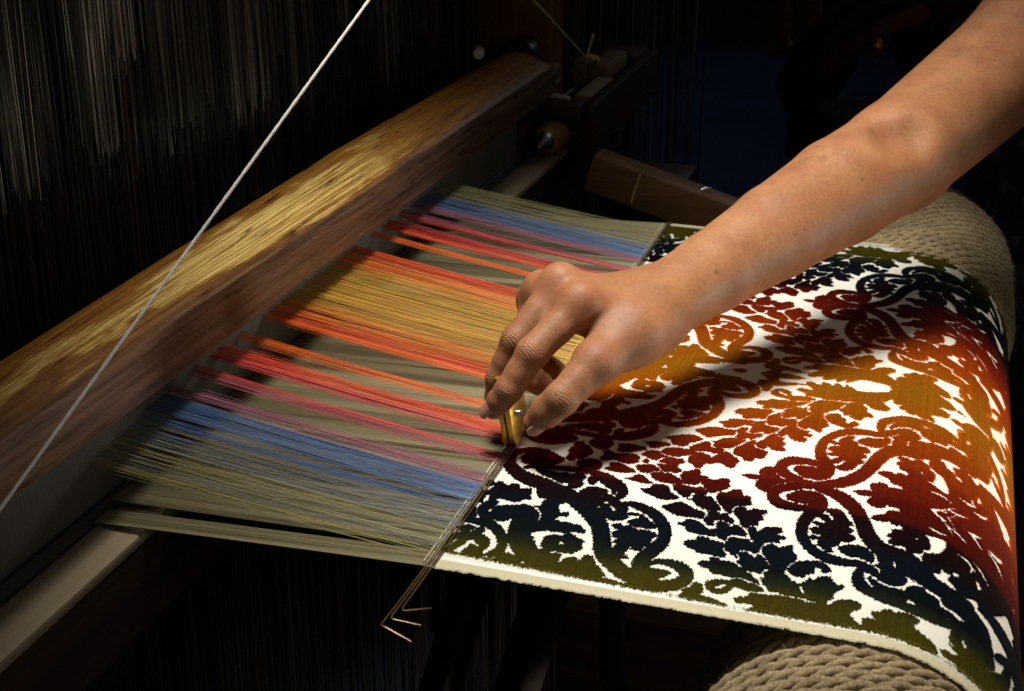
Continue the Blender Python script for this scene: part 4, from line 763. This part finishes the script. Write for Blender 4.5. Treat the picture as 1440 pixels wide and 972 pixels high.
pm = np.pad(mask, 1)
for di, dj, a, b in ((-1, 0, (0, 0), (0, 1)), (1, 0, (1, 0), (1, 1)), (0, -1, (0, 0), (1, 0)), (0, 1, (0, 1), (1, 1))):
    bi, bj = np.nonzero(mask & ~pm[1+di:1+di+nu, 1+dj:1+dj+ny])
    A = idx[bi+a[0], bj+a[1]]; B = idx[bi+b[0], bj+b[1]]
    quads.append(np.stack([A, B, B+nb, A+nb], 1))
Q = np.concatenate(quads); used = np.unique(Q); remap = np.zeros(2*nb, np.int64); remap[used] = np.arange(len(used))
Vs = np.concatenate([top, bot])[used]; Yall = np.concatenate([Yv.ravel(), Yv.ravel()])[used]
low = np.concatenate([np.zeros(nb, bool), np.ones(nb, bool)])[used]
rowt = np.concatenate([np.repeat(RNG.uniform(.25, .34, nu+1), ny+1)]*2)[used]     # tops painted dark as shade within the pile; each wire row cut slightly differently
slabcol = dye(Yall)*np.where(low, 1.5, rowt*RNG.uniform(.72, 1.3, len(used)))[:, None]  # wall feet coloured brighter to imitate lit fibre sides, tops darker
# fibres: dense and frayed along the edges of the figure, sparse on top of it
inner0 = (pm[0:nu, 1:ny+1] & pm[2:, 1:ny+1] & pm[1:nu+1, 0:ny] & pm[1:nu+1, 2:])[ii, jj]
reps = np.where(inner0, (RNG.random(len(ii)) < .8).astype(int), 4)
fi = np.repeat(ii, reps); fj = np.repeat(jj, reps); inner = np.repeat(inner0, reps); nf = len(fi)
fu = ug[fi]+RNG.uniform(-.5, .5, nf)*PS; fy = yg[fj]+RNG.uniform(-.5, .5, nf)*PS
hh = np.where(inner, RNG.uniform(.0005, .0008, nf), RNG.uniform(.0005, .0009, nf)); le = np.where(inner, .00022, .00028)
b0 = on_cloth(fu, fy, np.full(nf, .0002))
tp = on_cloth(fu+RNG.normal(.0, 1, nf)*le, fy+RNG.normal(0, 1, nf)*le, hh)
a = RNG.uniform(0, np.pi, nf); wd = .00022
s = on_cloth(fu+np.cos(a)*wd, fy+np.sin(a)*wd, np.full(nf, .0002))-b0
V = np.stack([b0-s, b0+s, tp], 1).reshape(-1, 3)
fcol = np.repeat(dye(fy)*(np.where(inner, .80, 1.7)*RNG.uniform(.75, 1.3, nf))[:, None], 3, 0)  # edge fibres tinted brighter to paint a lit rim round the figure
allV = np.concatenate([Vs, V]); tri = np.arange(nf*3).reshape(-1, 3)+len(Vs)
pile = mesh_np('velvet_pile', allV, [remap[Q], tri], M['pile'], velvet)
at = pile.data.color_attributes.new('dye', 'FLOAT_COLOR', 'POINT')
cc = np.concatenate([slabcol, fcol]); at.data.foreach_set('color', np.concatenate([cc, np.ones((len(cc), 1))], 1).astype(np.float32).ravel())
tag(pile, kind='stuff')
print('pile', len(Q), nf)

# ------------------------------------------------------------------ warps
def ribbons(name, paths, r, mat, cols, parent, sides=3, kind='stuff'):
    """paths (n,k,3): n threads of k points"""
    n, k, _ = paths.shape; ph = np.arange(sides)*2*np.pi/sides+.5
    off = np.stack([0*ph, np.cos(ph), np.sin(ph)], 1)
    r = np.broadcast_to(np.asarray(r, float).reshape(-1, 1, 1, 1) if np.ndim(r) else r, (n, 1, 1, 1))
    V = (paths[:, :, None]+off[None, None]*r).reshape(-1, 3)
    b = np.arange(n)[:, None, None]*k*sides+np.arange(k-1)[None, :, None]*sides
    j = np.arange(sides)[None, None]; j2 = (j+1) % sides
    F = np.stack([b+j, b+j2, b+sides+j2, b+sides+j], -1).reshape(-1, 4)
    o = mesh_np(name, V, F, mat, parent)
    at = o.data.color_attributes.new('dye', 'FLOAT_COLOR', 'POINT')
    c = np.repeat(cols, k*sides, 0); at.data.foreach_set('color', np.concatenate([c, np.ones((len(c), 1))], 1).astype(np.float32).ravel())
    return tag(o, kind=kind)
XS = np.array([-.0012, -.03, -.07, -.11, -.15, -.18, -.2145, -.25])
pw = tag(empty('pile_warp'), 'raised shed of silk pile threads shading from yellow through blue and red to gold', 'warp threads')
YL, GY, LB, BL, MV, PK, RD, OR, GO, YG = (.40, .345, .085), (.30, .29, .25), (.20, .23, .30), (.085, .19, .42), (.30, .11, .20), (.58, .11, .14), (.80, .055, .04), (.95, .18, .02), (.82, .36, .05), (.68, .45, .06)
BANDS = [(.000, .012, [YL, YL, GY], 8, 'yellow and grey'), (.012, .031, [YL, YL, GY, LB], 16, 'yellow and grey'), (.031, .054, [GY, LB, LB, GY, YL], 24, 'grey'),
         (.054, .060, [BL], 9, 'blue'), (.064, .0835, [BL, BL, BL, LB], 44, 'blue'), (.0835, .0975, [MV, MV, LB, PK], 22, 'mauve'),
         (.1125, .1175, [MV, PK], 8, 'mauve'), (.1185, .124, [RD, PK], 10, 'red'), (.139, .148, [RD, PK], 16, 'crimson'), (.148, .162, [RD, RD, OR], 22, 'crimson'),
         (.174, .179, [OR], 8, 'orange'), (.180, .184, [OR], 6, 'orange'), (.214, .232, [OR, OR, RD], 34, 'orange'), (.232, .252, [OR, GO, OR], 34, 'orange'),
         (.252, .275, [GO, GO, YG, YG], 38, 'gold'), (.275, .2935, [YG, GO, YG], 30, 'gold')]
BANDS = BANDS+[(2*AY-b, 2*AY-a, c, n, nm) for a, b, c, n, nm in BANDS[::-1]]
for (a, b, cs, nn, nm) in BANDS:
    nn = int(nn*1.55)
    # threads leave the reed in clumps, one clump per few dents
    y = np.sort(RNG.uniform(a, b, nn)+RNG.normal(0, .0010, nn)); yr = np.round(y/.0029)*.0029*.4+y*.6+RNG.normal(0, .0003, nn)
    mid = (a+b)/2; near_sag = .010*max(0, 1-mid/.10)+.004*max(0, 1-(2*AY-mid)/.10)
    zt = .0315-near_sag*1.0+RNG.normal(0, .0016, nn)
    t = np.clip(-XS/.2145, 0, None)
    pth = np.zeros((nn, len(XS), 3)); pth[:, :, 0] = XS
    sp = (y-(a+b)/2)*0
    pth[:, :, 1] = y[:, None]+(yr-y)[:, None]*np.clip(t, 0, 1)[None]*1.0
    pth[:, :, 2] = .0006+zt[:, None]*t[None]-(RNG.uniform(.0004, .0018, nn)*1.0)[:, None]*np.sin(np.clip(t, 0, 1)*np.pi)[None]
    pal = np.array(cs)[RNG.integers(0, len(cs), nn)]*RNG.uniform(.72, 1.2, (nn, 1))
    ob = ribbons('thread_band', pth, RNG.uniform(.00013, .00021, nn), M['pile_thread'], pal, pw)
    ob['label'] = f'{nm} threads in the raised warp'
gw = tag(empty('ground_warp'), 'flat lower sheet of beige silk ground warp under the coloured threads', 'warp threads')
def sheet(name, y0, y1, pitch, zr, seed, lab):
    r = np.random.default_rng(seed); nn = int((y1-y0)/pitch)
    y = np.linspace(y0, y1, nn)+r.normal(0, pitch*.35, nn)
    low = np.interp(y, np.linspace(y0, y1, 90), r.normal(0, .00015, 90)); lw = np.interp(y, np.linspace(y0, y1, 24), r.normal(0, .0003, 24))
    t = np.clip(-XS/.2145, 0, None); pth = np.zeros((nn, len(XS), 3)); pth[:, :, 0] = XS
    pth[:, :, 1] = y[:, None]+(low+lw)[:, None]*np.clip(np.sin(np.clip(t, 0, 1)*np.pi), 0, 1)[None]
    pth[:, :, 2] = -.0004+(zr+r.normal(0, .00015, nn))[:, None]*np.clip(t, 0, 1)[None]
    base = np.array((.25, .215, .115)); tone = np.interp(y, np.linspace(y0, y1, 60), r.uniform(.70, 1.15, 60))
    col = base[None]*(tone*r.uniform(.94, 1.06, nn))[:, None]
    return ribbons(name, pth, r.uniform(.00045, .00055, nn), M['ground_thread'], col, gw)
sheet('thread_sheet', .0135, .600, .00052, -.0065, 11, '')
sheet('selvedge_threads', -.0062, .0085, .00045, -.0105, 13, '')
sheet('selvedge_threads', .592, .607, .00045, -.008, 14, '')
# last picks beaten up against the cloth
mb = MB(); mb.tube([(-.0032, -.004, .0004), (-.0034, .3, .0004), (-.0032, .604, .0004)], .0005, 6); mb.build('weft_pick', M['selvedge'], gw)

# three velvet wires lying in the last pile rows, hooked ends out over the near edge
for k, (x, ye, lab, zt) in enumerate(((.0003, -.071, 'longest velvet wire at the edge of the weaving, its hook lowest', .0017), (.0019, -.064, 'middle velvet wire at the cloth edge with a bright hooked end', .0019), (.0034, -.055, 'shortest velvet wire, its hook nearest the cloth', .0015))):
    mb = MB()
    pts = [(x, .606, zt), (x, .30, zt), (x, .0, zt), (x+.0002*k, ye*.5, zt+.001), (x+.0006*k, ye+.003, zt+.0028), (x+.0006*k+.0008, ye+.0006, zt+.003), (x+.003, ye, zt+.003), (x+.0165-.001*k, ye+.004*(k-.3), zt-.0015+.002*k)]
    mb.tube(pts, .00045, 7)
    tag(mb.build('velvet_wire', M['wire'], None, smooth=True), lab, 'wire', 'velvet wires at the fell')
# bits of pile left on the wires
nn = 900; y = RNG.uniform(.004, .60, nn); x0 = RNG.uniform(.0002, .0036, nn); hz = RNG.uniform(.0018, .0027, nn)
base = np.stack([x0, y, hz*0+.0012], 1); v = np.stack([base+[0, -.0006, 0], base+[0, .0006, 0], base+np.stack([RNG.normal(0, .0006, nn), RNG.normal(0, .0003, nn), hz-.0008], 1)], 1).reshape(-1, 3)
o = mesh_np('pile_loops', v, np.arange(nn*3).reshape(-1, 3), M['pile'], velvet); tag(o, kind='stuff')
at = o.data.color_attributes.new('dye', 'FLOAT_COLOR', 'POINT'); c = np.repeat(dye(y)*1.4, 3, 0); at.data.foreach_set('color', np.concatenate([c, np.ones((len(c), 1))], 1).astype(np.float32).ravel())
# faint fibres of the near selvedge fringe
nn = 700; u = RNG.uniform(0, XR+.1, nn); yb = .0095-.036*np.clip(u, 0, .16)+RNG.normal(0, .0006, nn)
b0 = on_cloth(u, yb, np.full(nn, .0008)); tp = on_cloth(u+RNG.normal(0, .0012, nn), yb-RNG.uniform(.0005, .0032, nn), np.full(nn, .0010))
v = np.stack([b0+[-.00018, 0, 0], b0+[.00018, 0, 0], tp], 1).reshape(-1, 3)
o = mesh_np('fringe_fibres', v, np.arange(nn*3).reshape(-1, 3), M['pile'], velvet); tag(o, kind='stuff')
at = o.data.color_attributes.new('dye', 'FLOAT_COLOR', 'POINT'); c = np.repeat(np.array((.16, .14, .03))[None]*RNG.uniform(.6, 1.6, (nn, 1)), 3, 0); at.data.foreach_set('color', np.concatenate([c, np.ones((len(c), 1))], 1).astype(np.float32).ravel())

# ------------------------------------------------------------------ the cutter held in the fingers
ct = tag(empty('pile_cutter'), 'small two-plate brass pile cutter held between thumb and fingers', 'cutter')
Tm = Matrix.Translation((.0012, .1300, .0016)) @ Matrix.Rotation(math.radians(-9), 4, 'Y')
for x0, x1 in ((-.0040, -.0008), (.0002, .0040)):
    mb = MB()
    pr = [(.003, 0), (.024, .004), (.028, .012), (.028, .046), (.0, .046), (0.0, .004)]
    v = [Tm @ Vector((x, y, z)) for x in (x0, x1) for y, z in pr]; n = len(pr)
    mb.add(v, [(i, (i+1) % n, n+(i+1) % n, n+i) for i in range(n)]+[tuple(range(n))[::-1], tuple(range(n, 2*n))])
    mb.build('plate', M['brass'], ct, bevel=.0005)
mb = MB(); mb.add([Tm @ Vector(p) for p in ((-.0007, .0015, .001), (-.0007, .022, .003), (-.0007, .026, .04), (-.0007, .002, .04), (.0001, .0015, .001), (.0001, .022, .003), (.0001, .026, .04), (.0001, .002, .04))], [(0,1,2,3),(7,6,5,4),(0,4,5,1),(1,5,6,2),(2,6,7,3),(3,7,4,0)])
mb.build('blade', M['dark_steel'], ct)
mb = MB(); mb.tube([Tm @ Vector((.0041, .0085, .020)), Tm @ Vector((.0074, .0085, .020)), Tm @ Vector((.0082, .0085, .020))], [.0021, .0021, .0015], 14); mb.build('screw', M['steel'], ct, smooth=True)

# ------------------------------------------------------------------ the weaver's bare right arm and hand
J = dict(W=(.067, .206, .070), I0=(.035, .161, .0885), I1=(.0145, .1305, .066), I2=(.0030, .1225, .0450), I3=(-.0068, .1225, .0305),
         M0=(.019, .174, .0935), M1=(-.000, .146, .066), M2=(-.0095, .142, .042), M3=(-.011, .141, .0215),
         R0=(.005, .184, .085), R1=(-.005, .176, .054), R2=(.000, .174, .030), R3=(.012, .172, .0255),
         P0=(-.003, .193, .075), P1=(-.005, .194, .047), P2=(.005, .189, .033), P3=(.016, .185, .0315),
         T0=(.065, .172, .068), T1=(.0505, .140, .0605), T2=(.0362, .1175, .0455), T3=(.0195, .1180, .0275),
         F1=(0.0963, 0.2597, 0.0809), F2=(0.1297, 0.3132, 0.0957), F3=(0.1647, 0.3707, 0.1105), E=(0.1996, 0.4256, 0.1248), S=(0.2752, 0.5679, 0.1738), S2=(0.315, 0.6539, 0.2241), S3=(0.3711, 0.7661, 0.2962))
J = {k: np.array(v) for k, v in J.items()}
FWD = np.array(fw); RT = np.array(rt); UP = np.array(up)
def lerp(a, b, t): return a*(1-t)+b*t
W = J['W']; ulnar = np.array((-.30, .90, .10)); ulnar /= np.linalg.norm(ulnar)
Wr, Wu = W-ulnar*.008, W+ulnar*.012
PR = []   # a, b, ra, rb, blend
def cap(a, b, ra, rb, k): PR.append((np.array(a), np.array(b), ra, rb, k))
cap(J['S3'], J['S2'], .051, .0485, .004); cap(J['S2'], J['S'], .0485, .0465, .004); cap(J['S'], J['E'], .0465, .0395, .004)
cap(J['E'], J['F3'], .0395, .0375, .008); cap(J['F3'], J['F2'], .0375, .0318, .004); cap(J['F2'], J['F1'], .0318, .0262, .004); cap(J['F1'], W, .0262, .0212, .004)
cap(J['F1'], Wr, .0205, .0195, .006); cap(J['F1'], Wu, .0205, .0195, .006)
cap(Wr, Wu, .0205, .0195, .012)
for q, k0, r0, r1 in (('I0', Wr, .0165, .0118), ('M0', W, .0165, .0118), ('R0', Wu, .0160, .0112), ('P0', Wu+ulnar*.004, .0150, .0105)): cap(k0, J[q], r0, r1, .011)
palm = lerp(W, J['M0'], .55)-np.array((0, 0, .014)); cap(palm, lerp(J['M0'], J['R0'], .5)-np.array((-.006, 0, .012)), .014, .011, .012)
# knuckle heads
cap(J['I0']+np.array((.0005, -.001, .0026)), J['I0']+np.array((-.001, -.002, .0018)), .0106, .0102, .005)
cap(J['M0']+np.array((0, -.000, .0030)), J['M0']+np.array((-.001, -.001, .002)), .0104, .0098, .005)
cap(J['R0'], J['R0']+np.array((-.001, 0, .001)), .0100, .0095, .006)
def finger(a, b, c, d, r, k=.0022):
    cap(a, lerp(a, b, .5), r[0], r[1], .007); cap(lerp(a, b, .5), b, r[1], r[2], k)
    cap(b, lerp(b, c, .55), r[2], r[3], k); cap(lerp(b, c, .55), c, r[3], r[4], k)
    cap(c, lerp(c, d, .6), r[4], r[5], k); cap(lerp(c, d, .6), d, r[5], r[6], k)
finger(J['I0'], J['I1'], J['I2'], J['I3'], (.0112, .0096, .0097, .0085, .0083, .0075, .0062))
finger(J['M0'], J['M1'], J['M2'], J['M3'], (.0112, .0098, .0095, .0085, .0083, .0077, .0064))
finger(J['R0'], J['R1'], J['R2'], J['R3'], (.0105, .0092, .0090, .0082, .0080, .0074, .0062))
finger(J['P0'], J['P1'], J['P2'], J['P3'], (.0095, .0082, .0080, .0072, .0070, .0066, .0055))
# thumb with its ball, and the web to the index
cap(lerp(W, Wr, .6), J['T0'], .0190, .0175, .012); cap(J['T0'], J['T1'], .0178, .0128, .012)
cap(J['T1'], lerp(J['T1'], J['T2'], .55), .0128, .0096, .006); cap(lerp(J['T1'], J['T2'], .55), J['T2'], .0096, .0098, .005)
cap(J['T2'], lerp(J['T2'], J['T3'], .5), .0098, .0092, .004); cap(lerp(J['T2'], J['T3'], .5), J['T3'], .0092, .0066, .004)
cap(lerp(J['T0'], J['T1'], .5)+np.array((-.006, .010, .004)), lerp(W, J['I0'], .62)+np.array((.0, .004, -.010)), .0105, .0105, .012)
A0 = J['S3']-J['I3']; A0 /= np.linalg.norm(A0); A1 = np.cross((0, 0, 1.), A0); A1 /= np.linalg.norm(A1); A2 = np.cross(A0, A1)
FR = np.stack([A0, A1, A2])
VX = .00125
pts = np.array([FR@p for a, b, *_ in PR for p in (a, b)]); rad = np.array([r for _, _, ra, rb, _ in PR for r in (ra, rb)])
lo = (pts-rad[:, None]).min(0)-.020; hi = (pts+rad[:, None]).max(0)+.020
dims = np.ceil((hi-lo)/VX).astype(int)+1
G = np.full(dims, .02, np.float32)
def sub(a, b, r):
    l = np.minimum(a, b)-r; h = np.maximum(a, b)+r
    i0 = np.maximum(((l-lo)/VX).astype(int), 0); i1 = np.minimum(((h-lo)/VX).astype(int)+2, dims)
    g = [lo[k]+np.arange(i0[k], i1[k])*VX for k in range(3)]
    return tuple(slice(i0[k], i1[k]) for k in range(3)), g
def rcone(g, a, b, r1, r2):
    X, Y, Z = g[0][:, None, None]-a[0], g[1][None, :, None]-a[1], g[2][None, None, :]-a[2]
    ba = b-a; L = np.sqrt(ba@ba)+1e-9
    t = np.clip((X*ba[0]+Y*ba[1]+Z*ba[2])/(L*L), 0, 1)
    dx, dy, dz = X-ba[0]*t, Y-ba[1]*t, Z-ba[2]*t
    return (np.sqrt(dx*dx+dy*dy+dz*dz)-(r1+(r2-r1)*t)).astype(np.float32)
for a, b, ra, rb, k in PR:
    a, b = FR@a, FR@b
    sl, g = sub(a, b, max(ra, rb)+.020)
    d = rcone(g, a, b, ra, rb); o = G[sl]
    h = np.clip(.5+.5*(o-d)/k, 0, 1); G[sl] = o*(1-h)+d*h-k*h*(1-h)
def carve(a, b, r1, r2, k):
    a, b = FR@np.array(a), FR@np.array(b); sl, g = sub(a, b, max(r1, r2)+.045)
    d = -rcone(g, a, b, r1, r2); o = G[sl]
    h = np.clip(.5-.5*(o-d)/k, 0, 1); G[sl] = o*(1-h)+d*h+k*h*(1-h)
def seen(px, py, depth): return np.array(CAM_LOC)+depth*(FWD+RT*(px-720)/1922-UP*(py-486)/1922)
# hollow of the elbow, and the grooves between the knuckles
carve(seen(1262, 186, .9365), seen(1284, 188, .939), .010, .009, .022)

def surface_nets(G):
    ins = G < 0
    s = ins[:-1, :-1, :-1].astype(np.int8)
    cnt = np.zeros(s.shape, np.int8)
    for dx in (0, 1):
        for dy in (0, 1):
            for dz in (0, 1): cnt += ins[dx:dx+s.shape[0], dy:dy+s.shape[1], dz:dz+s.shape[2]]
    ci = np.argwhere((cnt > 0) & (cnt < 8)); n = len(ci)
    idx = np.full(s.shape, -1, np.int32); idx[tuple(ci.T)] = np.arange(n)
    acc = np.zeros((n, 3)); num = np.zeros(n)
    cor = [(0,0,0),(1,0,0),(0,1,0),(1,1,0),(0,0,1),(1,0,1),(0,1,1),(1,1,1)]
    val = [G[ci[:, 0]+c[0], ci[:, 1]+c[1], ci[:, 2]+c[2]] for c in cor]
    for i in range(8):
        for j in range(i+1, 8):
            df = [cor[j][k]-cor[i][k] for k in range(3)]
            if sum(map(abs, df)) != 1: continue
            cr = (val[i] < 0) != (val[j] < 0); t = np.where(cr, val[i]/(val[i]-val[j]+1e-20), 0)
            p = np.array(cor[i])[None]+t[:, None]*np.array(df)[None]
            acc += np.where(cr[:, None], p, 0); num += cr
    V = ci+acc/num[:, None]
    Fs = []
    for ax in range(3):
        a = [slice(None)]*3; b = [slice(None)]*3; a[ax] = slice(None, -1); b[ax] = slice(1, None)
        e = np.argwhere(ins[tuple(a)] != ins[tuple(b)]); u, v = (ax+1) % 3, (ax+2) % 3
        ok = (e[:, u] > 0) & (e[:, v] > 0) & (e[:, u] < s.shape[u]) & (e[:, v] < s.shape[v]) & (e[:, ax] < s.shape[ax]); e = e[ok]
        q = []
        for du, dv in ((1, 1), (0, 1), (0, 0), (1, 0)):
            c = e.copy(); c[:, u] -= du; c[:, v] -= dv; q.append(idx[tuple(c.T)])
        q = np.stack(q, 1); flip = ~ins[tuple(e.T)]; q[flip] = q[flip][:, ::-1]
        Fs.append(q[(q >= 0).all(1)])
    return V, np.concatenate(Fs)
V, F = surface_nets(G)
P3d = (lo+V*VX)@FR
person = mesh_np('person', P3d, F, M['skin'], None, smooth=True)
tag(person, 'bare forearm and hand reaching in from upper right, pinching a brass cutter', 'person')
mdf = person.modifiers.new('smooth', 'SMOOTH'); mdf.factor = .5; mdf.iterations = 3
# creases over the joints and flushed skin on knuckles and finger ends
cs = np.zeros(len(P3d)); cw = np.zeros(len(P3d)); fl = np.zeros(len(P3d))
def crease(p, axis, dorsal, along, rad, amt, freq, both=.25):
    global cs, cw
    axis = axis/np.linalg.norm(axis); r = P3d-p; s = r@axis; dist = np.linalg.norm(r, axis=1)
    side = (r@dorsal)/(dist+1e-9)
    wgt = np.exp(-(s/along)**2)*np.clip((rad*1.7-dist)/(rad*.7), 0, 1)*np.clip(both+side, 0, 1)*amt
    m = wgt > cw; cs[m] = (s[m])*freq; cw[m] = wgt[m]
def chain(names, r, amt=1):
    for a, b, c in zip(names, names[1:], names[2:]):
        A, B, Cc = J[a], J[b], J[c]; ax = Cc-A; do = B-(A+Cc)/2; do = do/np.linalg.norm(do)
        crease(B, ax, do, .0062, r, amt*1.25, 1700)
    A, B = J[names[0]], J[names[1]]
    crease(lerp(A, B, .5), B-A, np.array((0, 0, 1.)), .014, r*1.5, .42*amt, 2600, .6)
chain(('I0', 'I1', 'I2', 'I3'), .0105); chain(('M0', 'M1', 'M2', 'M3'), .0105); chain(('T1', 'T2', 'T3'), .0105, .8)
crease(W+np.array((.008, -.014, .010)), J['F1']-J['W'], -FWD, .016, .034, .34, 1900, .6)
for k, rr, aa in (('I0', .016, .45), ('M0', .016, .5), ('R0', .014, .35), ('I1', .011, .25), ('I3', .011, .35), ('T3', .011, .3), ('M1', .011, .2)):
    fl = np.maximum(fl, aa*np.exp(-(np.linalg.norm(P3d-J[k], axis=1)/rr)**2*1.2))
mo = np.zeros(len(P3d))
for px, py, r_ in ((1009, 382, .0011), (1157, 219, .0010), (1134, 325, .0008), (1060, 300, .0006), (1215, 250, .0007), (1120, 330, .0006)):
    dd = (P3d-np.array(CAM_LOC)); wdp = dd@FWD; ex = 720+1922*(dd@RT)/wdp; ey = 486-1922*(dd@UP)/wdp
    near_ = np.hypot(ex-px, ey-py); k = np.nonzero(near_ < 3)[0]
    if len(k):
        c0 = P3d[k[np.argmin(wdp[k])]]; mo = np.maximum(mo, np.clip(1.6-np.linalg.norm(P3d-c0, axis=1)/r_, 0, .8))
for nm, ar in (('mole', mo), ('crease_s', cs), ('crease_w', cw), ('flush', fl)):
    at = person.data.attributes.new(nm, 'FLOAT', 'POINT'); at.data.foreach_set('value', ar.astype(np.float32))
print('arm verts', len(P3d), dims)
def nail(p, axis, nrm, ln, wd, rad, off):
    axis = axis/np.linalg.norm(axis); nrm = nrm-axis*(nrm@axis); nrm /= np.linalg.norm(nrm); sd = np.cross(axis, nrm)
    nu, nv = 13, 11; v = []; f = []
    for i in range(nu):
        u = i/(nu-1)*2-1
        for j in range(nv):
            w_ = j/(nv-1)*2-1
            lim = (1-abs(u)**4*.35)
            x = u*ln/2; y = w_*wd/2*lim
            z = math.sqrt(max(rad**2-y*y, 0))-rad - .10*ln*(max(u, -.2)+.2)**2*.4 - (.0004 if max(abs(u), abs(w_)) > .99 else 0)
            v.append(p+axis*x+sd*y+nrm*(z+off))
    for i in range(nu-1):
        for j in range(nv-1): a = i*nv+j; f.append((a, a+1, a+nv+1, a+nv))
    o = mesh_np('fingernail', np.array(v), np.array(f), M['nail'], person, smooth=True)
    md = o.modifiers.new('thickness', 'SOLIDIFY'); md.thickness = .0005; md.offset = -1
    return o
ia = J['I3']-J['I2']; nI = -RT*.66+UP*.36-FWD*.62
nail(J['I3']+ia*.05, ia, nI, .0118, .0102, .0066, .0070)
ta = J['T3']-J['T2']; nT = RT*.52-UP*.50-FWD*.70
nail(J['T3']-ta*.05, ta, nT, .0125, .0112, .0078, .0076)
# fine hair lying along the forearm
el = np.nonzero(((P3d-J['W'])@(J['E']-J['W'])/np.linalg.norm(J['E']-J['W']) > .012) & ((P3d-np.array(CAM_LOC))@FWD < 1.2))[0]
nh = 2600; pick = RNG.choice(el, nh); Nn = np.zeros((len(P3d), 3))
fn = np.cross(P3d[F[:, 2]]-P3d[F[:, 0]], P3d[F[:, 3]]-P3d[F[:, 1]])
for k in range(4): np.add.at(Nn, F[:, k], fn)
Nn /= np.linalg.norm(Nn, axis=1)[:, None]+1e-12
bh = P3d[pick]; nh_ = Nn[pick]; ad = (J['W']-J['E'])/np.linalg.norm(J['W']-J['E'])
dh = ad[None]*.9+nh_*RNG.uniform(.12, .45, nh)[:, None]+RNG.normal(0, .28, (nh, 3)); dh /= np.linalg.norm(dh, axis=1)[:, None]
Lh = RNG.uniform(.003, .009, nh)[:, None]; sd = np.cross(dh, nh_); sd /= np.linalg.norm(sd, axis=1)[:, None]
hv_ = np.stack([bh-sd*.00004, bh+sd*.00004, bh+dh*Lh*.6+nh_*.0003, bh+dh*Lh*.6+sd*.00003+nh_*.0003, bh+dh*Lh-nh_*Lh*.06], 1).reshape(-1, 3)
q0 = np.arange(nh)[:, None]*5
tag(mesh_np('arm_hair', hv_, [q0+np.array([[0, 1, 3, 2]]), q0+np.array([[2, 3, 4]])], M['hair'], person), kind='stuff')
